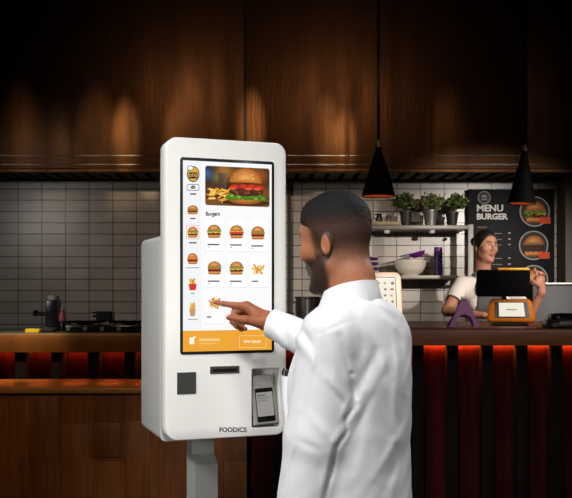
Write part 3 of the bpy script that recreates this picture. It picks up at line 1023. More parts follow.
pendant(378.5, 147, 196.5, 34, 5.1, 'black cone pendant lamp hanging directly above the back of the man', 0)
pendant(524.5, 151, 204, 28, 5.1, 'black cone pendant lamp hanging in front of the menu board', 3)

# ================================================================== KIOSK
KYAW = R(20)
KO = Vector((-.36, 2.7, 0))
KX = Vector((math.cos(KYAW), math.sin(KYAW), 0))
KD = Vector((-math.sin(KYAW), math.cos(KYAW), 0))


def ks(px):
    k = (px - CX) / FPX
    return (.36 + 2.7 * k) / (math.cos(KYAW) - math.sin(KYAW) * k)


def kpt(px, py, s=None):
    if s is None: s = ks(px)
    return s, CAMZ - (py - HOR) * (2.7 + math.sin(KYAW) * s) / FPX


def kw(s, z, d): return KO + KX * s + KD * d + Vector((0, 0, z))       # d > 0 goes into the kiosk


kfn = lambda u, v, d: kw(u, v, d)
W = ks(286.3)
ZT, ZB = 1.8815, .9655
kio = thing('self_order_kiosk', kw(W / 2, 0, .3), 'tall white self-order kiosk with a lit burger menu touchscreen', 'kiosk')
mb = MB().slab(lambda i: rrect(0 + i, ZB + i, W - i, ZT - i, .036 - i * .6, 10), kfn,
               [(.006, 0), (.002, .0012), (0, .005), (0, .08), (.003, .0855)])
panel = mb.build('front_panel', M['kiosk'], kio, angle=40)
# recess for the card reader
n0, n1 = kpt(251.5, 368.5), kpt(279.5, 428)
cut = MB()
s0, s1, z1_, z0_ = n0[0], n1[0], n0[1], kpt(251.5, 428)[1]
cut.prism(rrect(s0, z0_, s1, z1_, .006, 4), kfn, -.02, .055)
co = cut.build('cut', M['kiosk'], smooth=False)
for o_ in (panel, co):
    bm_ = bmesh.new(); bm_.from_mesh(o_.data)
    bmesh.ops.recalc_face_normals(bm_, faces=bm_.faces[:])
    bm_.to_mesh(o_.data); bm_.free()
md = panel.modifiers.new('b', 'BOOLEAN')
md.object = co; md.operation = 'DIFFERENCE'; md.solver = 'EXACT'
bpy.context.view_layer.update()
dg = bpy.context.evaluated_depsgraph_get()
nm = bpy.data.meshes.new_from_object(panel.evaluated_get(dg))
panel.modifiers.clear()
panel.data = nm
bpy.data.objects.remove(co)

HBZ = P(141, 239.5, 3.05).z
mb = MB().slab(lambda i: rrect(.0 + i, .951 + i * .6, W - i, HBZ - i * .6, .02, 6), kfn, [(0, .086), (0, .385), (.004, .397), (.012, .405)])
mb.build('rear_housing', M['kiosk_grey'], kio)
# screen
bs0, bs1 = ks(180), ks(274)
bz1, bz0 = kpt(180, 157)[1], kpt(180, 354.8)[1]
MB().slab(lambda i: rrect(bs0 + i, bz0 + i, bs1 - i, bz1 - i, .009), kfn, [(.0, .002), (0, -.0015), (.001, -.0022)]).build('screen_bezel', M['bezel'], kio)

# ---- display contents, laid out on the screen plane
C = Canvas(lambda u, v, d: kw(u, v, -.0024 - d), .00004)
_p = C.poly


def spoly(pts, col, cols=None):
    _p([kpt(u, v) for u, v in pts], col, cols)


si0, si1, sz1, sz0 = bs0 + .0085, bs1 - .0085, bz1 - .0095, bz0 + .009
C.poly = _p
C.poly([(si0, sz0), (si1, sz0), (si1, sz1), (si0, sz1)], rgb(250, 250, 250))
C.poly = spoly
ka = lambda px, dy: None


def lift(px):      # drop of a screen-horizontal line towards the right of the photo
    return 0


def row(py_left, px):
    """photo y, at px, of the display row that sits at py_left on the left edge of the screen"""
    z = kpt(182.7, py_left)[1]
    return HOR - (z - CAMZ) * FPX / (2.7 + math.sin(KYAW) * ks(px))


orange = rgb(238, 166, 52)
C.up()
# side column tint
_p([(si0, kpt(182.7, 330.6)[1]), (ks(201), kpt(182.7, 330.6)[1]), (ks(201), sz1), (si0, sz1)], rgb(244, 245, 246))
# bottom order bar
_p([(si0, sz0), (si1, sz0), (si1, kpt(182.7, 330.8)[1]), (si0, kpt(182.7, 330.8)[1])], orange)
C.up()
# cards
card = rgb(255, 255, 255)
cards = [(204.5, 224), (226.5, 246.5), (248.8, 268.5)]
for ri, (ya, yb) in enumerate(((218, 251.5), (255, 288.5), (292, 325))):
    for ci, (xa_, xb_) in enumerate(cards):
        if ri == 2 and ci > 0: continue
        z_t, z_b = kpt(182.7, ya - .6)[1], kpt(182.7, yb - .6)[1]
        _p(rrect(ks(xa_), z_b, ks(xb_), z_t, .004), rgb(232, 233, 235))
C.up()
for ri, (ya, yb) in enumerate(((218, 251.5), (255, 288.5), (292, 325))):
    for ci, (xa_, xb_) in enumerate(cards):
        if ri == 2 and ci > 0: continue
        z_t, z_b = kpt(182.7, ya - .4)[1], kpt(182.7, yb - 1.3)[1]
        _p(rrect(ks(xa_ + .3), z_b, ks(xb_ - .3), z_t, .004), card)
C.up()
base = C.layer
# logo: black-ringed yellow emblem with a white chef hat
C.ell(193, 174.2, 6.3, 8.0, rgb(30, 28, 26)); C.up()
C.ell(193, 174.2, 5.5, 7.1, rgb(228, 170, 62)); C.up()
C.ell(190.2, 168.2, 3.2, 2.6, rgb(30, 28, 26)); C.up()
C.ell(190.2, 168.2, 2.6, 2.0, rgb(250, 250, 248)); C.up()
C.rect(188.6, 172.4, 197.4, 178.6, rgb(34, 30, 28), 1.2); C.up()
for xx, yy in ((190.2, 175.5), (193, 175.0), (195.8, 175.5)): C.ring(xx, yy, 1.2, 1.8, .5, rgb(240, 206, 120), 12)
C.layer = base
C.frame(186.6, 184.2, 199, 190.8, .55, rgb(40, 40, 42), 1.8)
C.ell(192.8, 187.0, 2.3, 1.5, rgb(60, 60, 62), n=10, a0=180, a1=360)
C.rect(190.4, 187.4, 195.2, 188.8, rgb(60, 60, 62), .5)
ink, soft = rgb(60, 58, 58), rgb(150, 148, 146)
C.rect(190, 193.4, 196, 194.8, ink)
# left column food
c_burger(C, 192.5, 209.8, 11.5, 9, 1); C.rect(190, 218, 195, 219.2, ink)
C.frame(186.2, 225, 199, 239.2, .6, rgb(240, 176, 120), 1.2)
c_burger(C, 192.6, 232.2, 11, 11, 0); C.rect(188.8, 242.2, 196.4, 243.5, ink)
c_burger(C, 192.4, 258.6, 11, 11, 2); C.rect(185.5, 267.4, 199, 268.2, soft)
c_fries(C, 192.4, 284, 12, 13, rgb(214, 50, 44)); C.rect(190.5, 293, 194.5, 293.9, soft)
c_fries(C, 192.3, 309, 9, 15, rgb(200, 150, 100)); C.rect(187.5, 319, 197.5, 319.9, soft)
# hero picture
hx0, hx1, hy0, hy1 = 205, 269.3, 164.6, 204.4


def hero(u, v):
    c = np.array([.035, .016, .008])
    for (bx, by, br, bc) in ((.3, .12, .16, (.5, .2, .03)), (.5, .25, .12, (.35, .15, .02)), (.86, .2, .16, (.34, .08, .01)), (.7, .1, .16, (.12, .12, .02)),
                             (.02, .2, .1, (.02, .14, .42)), (.1, .7, .2, (.12, .04, .01)), (.95, .65, .14, (.24, .08, .01)), (.18, .3, .1, (.08, .14, .03))):
        c = c + np.array(bc) * math.exp(-((u - bx) ** 2 + ((v - by) * .62) ** 2) / (2 * (br * .55) ** 2))
    if v > .82: c = c * .6 + np.array([.22, .085, .02]) * (.5 + .5 * v)
    return tuple(np.clip(c * .72, 0, 1)) + (1,)


def hpt(u, v): return hx0 + (hx1 - hx0) * u, row(hy0 + (hy1 - hy0) * v, hx0 + (hx1 - hx0) * u)


def bpt(u, v): return hpt(.63 + (u - .63) * 1.32, .60 + (v - .64) * 1.26)


nx, ny = 56, 36
for i in range(nx):
    for j in range(ny):
        q_ = [(i / nx, j / ny), ((i + 1) / nx, j / ny), ((i + 1) / nx, (j + 1) / ny), (i / nx, (j + 1) / ny)]
        ex = max(abs(i + .5 - nx / 2) - nx / 2 + 2.2, 0); ey = max(abs(j + .5 - ny / 2) - ny / 2 + 2.2, 0)
        if ex * ex + ey * ey > 4.6: continue
        spoly([hpt(*p) for p in q_], None, [hero(*p) for p in q_])
C.up()
# glass and fries beside the burger
gx, gy = hpt(.27, .2)
spoly([hpt(.2, .16), hpt(.34, .16), hpt(.32, .72), hpt(.22, .72)], None, [(.10, .06, .04, 1), (.2, .12, .07, 1), (.06, .025, .012, 1), (.05, .02, .01, 1)])
C.up()
for i in range(26):
    C.up()
    u, v = .06 + .3 * random.random(), .56 + .26 * random.random()
    a = random.uniform(-.5, .3)
    du, dv = .09 * math.cos(a), .09 * math.sin(a) * 1.5
    cc = random.choice([rgb(246, 190, 70), rgb(228, 156, 44), rgb(252, 210, 104), rgb(200, 118, 30)])
    spoly([hpt(u - du * .6, v - dv), hpt(u + du * .6, v + dv), hpt(u + du * .6, v + dv + .05), hpt(u - du * .6, v - dv + .05)], cc)
C.up()
bx, by = .64, .56
# big burger, from the bottom up
def hell(u, v, ru, rv, c, e=None, n=30, a0=0, a1=360):
    pts = [bpt(u + ru * math.cos(R(a0 + (a1 - a0) * i / n)), v + rv * math.sin(R(a0 + (a1 - a0) * i / n))) for i in range(n + 1)]
    C.fan(pts, c, e or c, bpt(u, v + (0 if a1 - a0 >= 360 else rv * -.35)))
    C.up()


hell(.63, .88, .28, .06, rgb(96, 50, 22), rgb(60, 28, 12))
hell(.62, .82, .2, .1, rgb(214, 136, 62), rgb(140, 72, 26))
for i in range(34):
    u = .42 + .44 * random.random()
    hell(u, .74 + .06 * random.random(), .035, .05, random.choice([rgb(110, 164, 38), rgb(150, 196, 62), rgb(84, 136, 30)]), rgb(66, 110, 22), 8)
    C.layer -= 0
hell(.63, .66, .2, .09, rgb(104, 52, 28), rgb(52, 24, 14))
for i in range(14):
    hell(.46 + .34 * random.random(), .64 + .06 * random.random(), .018, .03, random.choice([rgb(84, 40, 22), rgb(130, 72, 40), rgb(60, 28, 16)]), None, 7)
for u in (.5, .6, .7, .78):
    hell(u, .55 + .02 * random.random(), .065, .05, rgb(222, 60, 34), rgb(168, 34, 22), 12)
for u in (.47, .66, .76):
    hell(u, .6, .05, .03, rgb(240, 120, 60), rgb(200, 60, 40), 10)
hell(.625, .48, .19, .3, rgb(240, 168, 84), rgb(176, 92, 30), 24, 180, 360)
for i in range(22):
    a, rr = random.uniform(PI * 1.1, PI * 1.9), random.uniform(.3, .9)
    C.ell(*bpt(.625 + .18 * rr * math.cos(a), .48 + .28 * rr * math.sin(a)), .38, .3, rgb(252, 226, 168), n=6)
C.layer = base
C.text('Burgers', 205.6, row(215.0, 208), 14.0, 4.0, rgb(34, 32, 32), .03)
for (cx, y0, k) in ((213.9, 230.6, 0), (236.3, 230.6, 2), (257.6, 231.2, 1), (214.2, 267.6, 1), (236.2, 267.6, 0)):
    yy = row(y0, cx)
    c_burger(C, cx, yy, 14.6, 13.2, k)
    yt = row(y0 + 12.8, cx)
    C.rect(cx - 6.6, yt, cx + 5.2, yt + 1.3, ink)
    C.rect(cx - 6.4, yt + 2.8, cx - 4.4, yt + 3.5, soft)
yy = row(268.6, 258.4); c_fries(C, 258.4, yy, 15, 13, None, 18); C.rect(251.5, row(280.4, 252), 258, row(281.6, 258), ink)
c_fries(C, 214.2, 303.5, 15, 15, None, 20); C.rect(206.6, 316.3, 211, 317.6, ink)
# bar contents
C.rect(189.2, 337.2, 194, 344.2, rgb(255, 246, 226), .8); C.rect(193.6, 336.2, 195.2, 338.2, rgb(255, 246, 226))
C.rect(199, 338.4, 219.5, 341.0, rgb(246, 204, 130), .5)
C.rect(199, 343.0, 215, 344.2, rgb(246, 196, 112), .3)
C.frame(239.0, 335.4, 266, 347.8, .5, rgb(252, 216, 150), 1.2)
C.text('VIEW ORDER', 243, 342.8, 18, 2.6, rgb(255, 246, 226), .02)
C.build('touchscreen', M['screen'], kio)

# front fittings
sa, za = kpt(177, 372.6); sb, zb_ = kpt(196, 394.4)
MB().prism(rrect(sa, kpt(177, 394.6)[1], sb, za, .002), kfn, .004, -.0012).build('scanner_window', M['scanner'], kio, smooth=False)
sa, za = kpt(210, 366.6); sb, zb_ = kpt(239.2, 373.6)
sl = MB().prism(rrect(sa, kpt(210, 374)[1], sb, za, .001), kfn, .004, -.002).build('printer_slot', M['slot'], kio, smooth=False)
MB().prism(rrect(sa + .008, kpt(210, 372)[1], sb - .008, kpt(210, 369.2)[1], .001), kfn, -.002, -.0028).build('slot_opening', M['black_gloss'], sl, smooth=False)
C = Canvas(lambda u, v, d: kw(u, v, -.0004 - d), .0002)
_p2 = C.poly
C.poly = lambda pts, col, cols=None: _p2([kpt(u, v) for u, v in pts], col, cols)
C.text('FOODICS', 219.4, 431.9, 27.2, 4.7, rgb(52, 50, 50), .03)
mb = MB(); mb.v, mb.f = C.v, C.f
mb.build('brand_lettering', M['letter_dark'], kio, smooth=False)

# card reader, leaning in its recess
sm = (s0 + s1) / 2
cr = MB()
zc0, zc1 = z0_ + .006, z1_ - .024
RMx = Matrix.Translation(kw(sm + .003, zc0, .012)) @ Matrix.Rotation(KYAW, 4, 'Z') @ Matrix.Rotation(R(-9), 4, 'X') @ Matrix.Rotation(R(-3), 4, 'Y')
rf = lambda u, v, d: RMx @ Vector((u, d, v))
hh, hw = zc1 - zc0, (s1 - s0) * .445
reader = MB().slab(lambda i: [(-hw + i, 0 + i), (hw - i, 0 + i), (hw * .96 - i, hh * .6), (hw * .78 - i, hh - i), (-hw * .78 + i, hh - i), (-hw * .96 + i, hh * .6)], rf,
                   [(.004, .032), (0, .028), (0, -.012), (.004, -.016)]).build('card_reader', M['terminal'], kio)
MB().slab(lambda i: rrect(-hw * .72 + i, hh * .06 + i, hw * .74 - i, hh * .74 - i, .003), rf, [(0, -.015), (.0005, -.0175)]).build('reader_glass', M['black_gloss'], reader)
MB().slab(lambda i: rrect(-hw * .66 + i, hh * .17 + i, hw * .68 - i, hh * .655 - i, .002), rf, [(0, -.0172), (.0003, -.0182)]).build('reader_display', M['terminal_light'], reader)
C = Canvas(lambda u, v, d: rf(u, v, -.0184 - d), .0002)
C.rect(-hw * .55, hh * .58, hw * .1, hh * .605, rgb(70, 120, 90)); C.rect(-hw * .55, hh * .53, hw * .4, hh * .545, rgb(110, 110, 110))
C.rect(-hw * .55, hh * .48, hw * .3, hh * .495, rgb(120, 120, 120))
C.build('reader_text', M['print'], reader)
MB().slab(lambda i: rrect(-hw * .3 + i, hh * .8 + i, hw * .3 - i, hh * .86 - i, .002), rf, [(0, -.013), (.0005, -.0175)]).build('contactless_pad', M['terminal_light'], reader)

# column and base
cw0, cw1 = W / 2 - .032, W / 2 + .046
prof = [(.275, 0), (.275, .833), (.325, .862), (.325, .955), (.395, .955), (.395, 0)]
mb = MB().prism(prof, lambda u, v, d: kw(d, v, u), cw0, cw1)
mb.build('column', M['kiosk_grey'], kio, smooth=False)
MB().slab(lambda i: rrect(-.02 + i, .02 + i, W + .02 - i, .56 - i, .03), lambda u, v, d: kw(u, d, v), [(0, .0), (0, .012), (.004, .016)]).build('base_plate', M['kiosk_grey'], kio)

# ================================================================== PEOPLE: signed-distance sculpting
F32 = np.float32


def v3(*a): return np.array(a if len(a) == 3 else a[0], dtype=F32)


def cap(p, a, b, r1, r2=None):
    a, b = v3(*a) if isinstance(a, tuple) else np.asarray(a, F32), v3(*b) if isinstance(b, tuple) else np.asarray(b, F32)
    r2 = r1 if r2 is None else r2
    ba = b - a
    pa = p - a
    h = np.clip(pa @ ba / max(float(ba @ ba), 1e-9), 0, 1)
    return np.sqrt(((pa - h[:, None] * ba) ** 2).sum(1)) - (r1 + (r2 - r1) * h)


def ell(p, c, r, rot=None):
    q = p - np.asarray(c, F32)
    if rot is not None: q = q @ np.asarray(rot, F32)
    r = np.asarray(r, F32)
    k0 = np.sqrt(((q / r) ** 2).sum(1))
    k1 = np.sqrt(((q / (r * r)) ** 2).sum(1)) + 1e-9
    return k0 * (k0 - 1) / k1


def smin(a, b, k):
    h = np.maximum(k - np.abs(a - b), 0) / k
    return np.minimum(a, b) - h * h * k * .25


def smax(a, b, k): return -smin(-a, -b, k)


def sstep(a, b, x):
    t = np.clip((x - a) / (b - a), 0, 1)
    return t * t * (3 - 2 * t)


def bounded(p, c, rad, fn, far=.03):
    d0 = np.sqrt(((p - np.asarray(c, F32)) ** 2).sum(1))
    out = (d0 - rad + far).astype(F32)
    m = d0 < rad
    if m.any(): out[m] = fn(p[m])
    return out


def sdf_mesh(fn, lo, hi, h, B=16):
    lo = np.asarray(lo, np.float64); hi = np.asarray(hi, np.float64)
    n = np.ceil((hi - lo) / h).astype(int) + 1
    nb = np.ceil(n / B).astype(int)
    G = nb * B + 2
    bi = np.stack(np.meshgrid(*[np.arange(k) for k in nb], indexing='ij'), -1).reshape(-1, 3)
    cen = lo + (bi * B + B / 2) * h
    d = np.concatenate([fn(c.astype(F32)) for c in np.array_split(cen, max(1, len(cen) // 60000 + 1))])
    act = bi[np.abs(d) < B * h * .87 * 1.35 + .012]
    ax = np.arange(B + 1)
    loc = np.stack(np.meshgrid(ax, ax, ax, indexing='ij'), -1).reshape(-1, 3)
    VI, VP, QE = [], [], []
    corner = [(i, j, k) for i in (0, 1) for j in (0, 1) for k in (0, 1)]
    edges = [(a, b) for a in range(8) for b in range(a + 1, 8) if sum(abs(corner[a][q] - corner[b][q]) for q in range(3)) == 1]
    key = lambda ijk: (ijk[..., 0].astype(np.int64) * G[1] + ijk[..., 1]) * G[2] + ijk[..., 2]
    for ch in np.array_split(act, max(1, len(act) // 60 + 1)):
        if not len(ch): continue
        idx = ch[:, None, :] * B + loc[None]
        pts = (lo + idx * h).reshape(-1, 3).astype(F32)
        D = fn(pts).reshape(len(ch), B + 1, B + 1, B + 1)
        S = D < 0
        cs = [S[:, i:B + i, j:B + j, k:B + k] for i, j, k in corner]
        cnt = sum(c.astype(np.int8) for c in cs)
        mx = (cnt > 0) & (cnt < 8)
        w = np.argwhere(mx)
        if len(w):
            dv = np.stack([D[w[:, 0], w[:, 1] + i, w[:, 2] + j, w[:, 3] + k] for i, j, k in corner], 1)
            acc = np.zeros((len(w), 3)); num = np.zeros(len(w))
            for a, b in edges:
                m = (dv[:, a] < 0) != (dv[:, b] < 0)
                t = dv[:, a] / np.where(m, dv[:, a] - dv[:, b], 1)
                pa = np.array(corner[a], float); pb = np.array(corner[b], float)
                acc += np.where(m[:, None], pa + t[:, None] * (pb - pa), 0)
                num += m
            gi = ch[w[:, 0]] * B + w[:, 1:]
            VI.append(key(gi)); VP.append(lo + (gi + acc / num[:, None]) * h)
        for a in range(3):
            sl0 = [slice(None)] + [slice(0, B)] * 3
            sl1 = list(sl0); sl1[a + 1] = slice(1, B + 1)
            s0_, s1_ = S[tuple(sl0)], S[tuple(sl1)]
            e = np.argwhere(s0_ != s1_)
            if not len(e): continue
            gi = ch[e[:, 0]] * B + e[:, 1:]
            flip = s0_[e[:, 0], e[:, 1], e[:, 2], e[:, 3]]
            b_, c_ = (a + 1) % 3, (a + 2) % 3
            q = []
            for db, dc in ((0, 0), (-1, 0), (-1, -1), (0, -1)):
                g = gi.copy(); g[:, b_] += db; g[:, c_] += dc
                q.append(key(g))
            q = np.stack(q, 1)
            q[~flip] = q[~flip][:, ::-1]
            QE.append(q)
    VI = np.concatenate(VI); VP = np.concatenate(VP); Q = np.concatenate(QE)
    o = np.argsort(VI); VI, VP = VI[o], VP[o]
    f = np.clip(np.searchsorted(VI, Q), 0, len(VI) - 1)
    ok = (VI[f] == Q).all(1)
    return VP, f[ok]


def frame_of(yaw, pitch=0.0, roll=0.0):
    """columns: forward, left, up"""
    m = Matrix.Rotation(yaw, 3, 'Z') @ Matrix.Rotation(pitch, 3, 'Y') @ Matrix.Rotation(roll, 3, 'X')
    return np.array(m, dtype=F32)


def head_sdf(q, man=True):
    """q: points in the head frame (x forward, y left, z up), metres"""
    ay = np.abs(q[:, 1])
    m = np.stack([q[:, 0], ay, q[:, 2]], 1)          # mirrored copy
    d = ell(q, (-.006, 0, .035), (.088, .0735, .086))
    d = smin(d, ell(q, (.004, 0, .03), (.077, .07, .075)), .03)
    d = smin(d, ell(q, (.033, 0, -.035), (.05, .054, .08)), .03)
    jw = .052 if man else .0415
    d = smin(d, cap(m, (-.002, jw, -.062 if man else -.056), (.066, .014 if man else .009, -.106 if man else -.101), .016 if man else .013, .0125 if man else .011), .035)
    d = smin(d, ell(q, (.074, 0, -.106 if man else -.102), (.0135, .019 if man else .014, .014 if man else .012)), .016)
    d = smin(d, ell(m, (.056, .042, -.018), (.023, .021, .022)), .022)                  # cheekbones
    d = smin(d, cap(m, (.0755, .034, .032), (.080, .01, .029), .0075 if man else .006, .008 if man else .006), .016)   # brow
    d = smax(d, -ell(m, (.095, .032, .010), (.017, .0165, .011)), .016)                  # sockets
    d = np.minimum(d, np.sqrt(((m - v3(.0705, .0315, .008)) ** 2).sum(1)) - .0122)       # eyes
    d = smin(d, cap(m, (.0775, .021, .0155), (.0735, .045, .0135), .004, .0035), .004)   # upper lids
    d = smin(d, cap(m, (.0775, .022, -.0005), (.074, .043, .002), .003), .004)          # lower lids
    d = smin(d, cap(q, (.0845, 0, .02), (.1035, 0, -.0215), .0065, .0088), .012)          # nose
    d = smin(d, ell(m, (.0915, .0125, -.0265), (.010, .0068, .0065)), .007)
    d = smin(d, cap(q, (.086, 0, -.036), (.084, 0, -.05), .009, .011), .014)             # muzzle
    d = smin(d, cap(m, (.0905, .0, -.0555), (.0795, .021, -.0585), .0052, .003), .005)    # upper lip
    d = smin(d, cap(m, (.0885, .0, -.0675), (.0785, .019, -.0635), .0058, .003), .005)    # lower lip
    d = smax(d, -cap(m, (.0965, 0, -.0612), (.083, .022, -.0605), .0016), .003)
    # ears: outer shell, rim, hollow, lobe
    er = np.array(Matrix.Rotation(R(-14), 3, 'Y') @ Matrix.Rotation(R(16), 3, 'Z'), F32)
    EO = v3(-.0075, 0, -.006)
    m0, m = m, m - EO
    e = ell(m, (-.006, .0765, -.003), (.0145, .005, .026), er)
    e = smin(e, ell(m, (-.000, .0755, -.0235), (.007, .0045, .0085)), .005)
    e = smax(e, -ell(m, (-.004, .083, -.001), (.0085, .0062, .016), er), .003)
    e = smin(e, cap(m, (.004, .0745, -.008), (.003, .075, .004), .0042), .004)
    e = smin(e, cap(m, (-.007, .0785, -.010), (-.009, .080, .009), .0024), .003)
    m = m0
    d = smin(d, e, .006)
    return d


def neck_sdf(q, man):
    r = .0555 if man else .046
    d = cap(q, (-.026, 0, -.05), ((-.030 if man else -.05), 0, -.19), r * .97, r * 1.02)
    d = smin(d, cap(q, (.02, 0, -.09), (-.02, 0, -.185), r * .62, r * .8), .04)
    return d


def hair_density(q):
    """how much dark cropped hair covers the scalp: fades out towards ear and nape"""
    x, z = q[:, 0], q[:, 2]
    zz = z + .10 * np.clip(-x, -.02, .1) - .05 * np.clip(x, 0, .1)
    return np.clip(.84 * sstep(-.085, .022, zz + .012) + .16 * sstep(.01, .085, zz), 0, 1)


HAIR_DARK = np.array((.011, .0105, .0115), np.float32)


def man_cols(q, base):
    """skin colours from the head frame"""
    n = len(q)
    c = np.tile(np.asarray(base, F32), (n, 1))
    x, y, z = q[:, 0], np.abs(q[:, 1]), q[:, 2]
    lips = sstep(.0075, .004, np.abs(z + .0615)) * sstep(.024, .016, y) * sstep(.074, .08, x)
    c = c * (1 - lips[:, None] * .5) + v3(.24, .07, .055) * lips[:, None] * .5
    warm = sstep(.03, .0, np.sqrt((x + .0125) ** 2 + (y - .08) ** 2 + (z + .009) ** 2) - .012)
    c = c * (1 + warm[:, None] * v3(.06, .0, -.02))
    beard = sstep(-.024, -.044, z + .10 * (x - .03) * (x > .03) - .01 * (x < .03)) * sstep(-.014, .006, x + .12 * (z + .06)) * sstep(-.165, -.118, z + .0 * x)
    under = sstep(-.128, -.112, z + .35 * (.07 - x) * (x < .07))
    beard = beard * under
    side = sstep(.002, .012, x) * sstep(.034, .022, x) * sstep(-.05, -.03, z) * sstep(.075, .05, z)
    mous = sstep(.011, .006, np.abs(z + .0475)) * sstep(.035, .024, y) * sstep(.06, .07, x)
    b = np.clip(np.maximum.reduce([beard * .93, side * .5, mous * .9]) * (1 - lips * .8), 0, 1)
    c = c * (1 - b[:, None]) + v3(.022, .016, .013) * b[:, None]
    brow = sstep(.0075, .004, np.abs(z - .031 - .1 * (y - .03) * (y < .03))) * sstep(.05, .043, y) * sstep(.008, .013, y) * sstep(.05, .062, x)
    fade = np.clip(hair_density(q) * 1.04, 0, .93) * sstep(.05, .015, x - .30 * (z - .03)) * sstep(-.105, -.07, z + .45 * np.clip(-x, 0, .08))
    fade = fade * (1 - sstep(.019, .014, np.sqrt((x + .0125) ** 2 * 2.2 + (z + .009) ** 2 * .5)) * (y > .0735))
    c = c * (1 - fade[:, None]) + (v3(.04, .033, .03) * (1 - fade[:, None]) + HAIR_DARK * fade[:, None]) * fade[:, None]
    c = c * (1 - brow[:, None] * .85) + v3(.02, .014, .011) * brow[:, None] * .85
    return eye_cols(q, c)


def eye_cols(q, c):
    x, y, z = q[:, 0], np.abs(q[:, 1]), q[:, 2]
    r = np.sqrt((x - .0705) ** 2 + (y - .0315) ** 2 + (z - .008) ** 2)
    e = (r < .0131) & (np.abs(z - .0075) < .0062) & (x > .0755)
    c[e] = v3(.6, .56, .52)
    iris = e & (np.sqrt((y - .0305) ** 2 + (z - .0075) ** 2) < .0052)
    c[iris] = v3(.02, .012, .008)
    lash = (np.abs(z - .0148) < .0022) & (y > .018) & (y < .048) & (x > .072) & (r < .0175)
    c[lash] = v3(.02, .014, .012)
    return c


def with_alpha(c): return np.concatenate([np.clip(c, 0, 1), np.ones((len(c), 1))], 1)


# ------------------------------------------------------------------ THE MAN AT THE KIOSK
MO = Vector((.168, 2.22, 0))
MYAW = math.atan2(.57, -.82)
MF = frame_of(MYAW)
HO = v3(.127, 2.252, 1.538)
HF = frame_of(R(147), R(7))


def ml(x, y, z):      # man frame -> world
    return v3(*MO) + MF @ v3(x, y, z)


SHL, SHR = ml(-.02, .15, 1.315), ml(.02, -.15, 1.30)
ELL_ = v3(.066, 2.08, 1.08)
WRL = v3(.022, 2.078, .835)
ELR = v3(.165, 2.575, 1.225)
WRR = v3(*P(268, 321.5, 2.672))
TIP = v3(*(kw(ks(213.6), kpt(213.6, 302)[1], -.0106)))


def hp(px, py, Y): return v3(*P(px, py, Y))


hand_r = dict(
    idx=[hp(246.5, 306.2, 2.69), hp(233, 305.2, 2.712), hp(223.5, 303.7, 2.727), TIP],
    mid=[hp(248, 308, 2.70), hp(234.5, 312.5, 2.715), hp(232.5, 321.5, 2.702), hp(237.0, 327.0, 2.692)],
    rng=[hp(250.5, 311.5, 2.715), hp(238, 317.5, 2.728), hp(236.5, 325.5, 2.712), hp(241.5, 329.5, 2.70)],
    pky=[hp(253.5, 316, 2.73), hp(243, 321.5, 2.738), hp(241.5, 327, 2.724), hp(245.5, 329, 2.712)],
    thm=[hp(258, 322, 2.655), hp(245.5, 319.8, 2.648), hp(236, 318.2, 2.656), hp(228.8, 317.2, 2.664)])


def chain(p, pts, rs, k=.004):
    d = None
    for i in range(len(pts) - 1):
        e = cap(p, pts[i], pts[i + 1], rs[i], rs[i + 1])
        d = e if d is None else smin(d, e, k)
    return d


def right_hand(p):
    H = hand_r
    d = cap(p, WRR + (WRR - H['idx'][0]) * .9, WRR, .029, .024)
    d = smin(d, cap(p, WRR, H['mid'][0], .022, .015), .02)
    d = smin(d, cap(p, WRR, H['idx'][0], .019, .0125), .016)
    d = smin(d, cap(p, WRR, H['rng'][0], .019, .013), .016)
    d = smin(d, cap(p, WRR, H['pky'][0], .018, .012), .014)
    d = smin(d, cap(p, H['thm'][0], H['thm'][1], .0165, .0125), .02)
    d = smin(d, chain(p, H['idx'], [.0122, .0098, .0084, .0066]), .010)
    d = smin(d, chain(p, H['thm'][1:], [.0118, .0108, .0088]), .008)
    o = np.minimum(chain(p, H['mid'], [.0122, .0102, .009, .0076]), chain(p, H['rng'], [.0115, .0095, .0085, .0072]))
    o = np.minimum(o, chain(p, H['pky'], [.010, .0082, .0074, .0064]))
    return smin(d, o, .006)


LHD = (WRL - ELL_) / np.linalg.norm(WRL - ELL_)
LSIDE = MF @ v3(0, 1, 0)
LFWD = np.cross(LSIDE, LHD)


def left_hand(p):
    d = cap(p, WRL - LHD * .1, WRL, .032, .025)
    kn = [WRL + LHD * .085 + LFWD * a for a in (.03, .010, -.010, -.028)]
    for k_, r_ in zip(kn, (.013, .014, .0135, .012)):
        d = smin(d, cap(p, WRL, k_, .02, r_), .016)
    for i, (k_, ln) in enumerate(zip(kn, (.042, .047, .043, .034))):
        a = k_ + LHD * ln - LSIDE * .012
        b = a + LHD * ln * .62 - LSIDE * .018
        c = b + LHD * ln * .4 - LSIDE * .022
        d = smin(d, chain(p, [k_, a, b, c], [.0115, .0095, .0085, .007]), .007)
    t0 = WRL + LHD * .025 + LFWD * .025
    d = smin(d, chain(p, [t0, t0 + LHD * .04 + LFWD * .022 - LSIDE * .008, t0 + LHD * .07 + LFWD * .03 - LSIDE * .02, t0 + LHD * .095 + LFWD * .03 - LSIDE * .028], [.014, .012, .0105, .0085]), .012)
    return d


def foot(p, ank, fwd):
    return smin(cap(p, ank, ank + fwd * .14 + v3(0, 0, -.05), .035, .028), cap(p, ank - fwd * .045 + v3(0, 0, -.045), ank + fwd * .17 + v3(0, 0, -.055), .033, .022), .03)


FWD = MF @ v3(1, 0, 0)


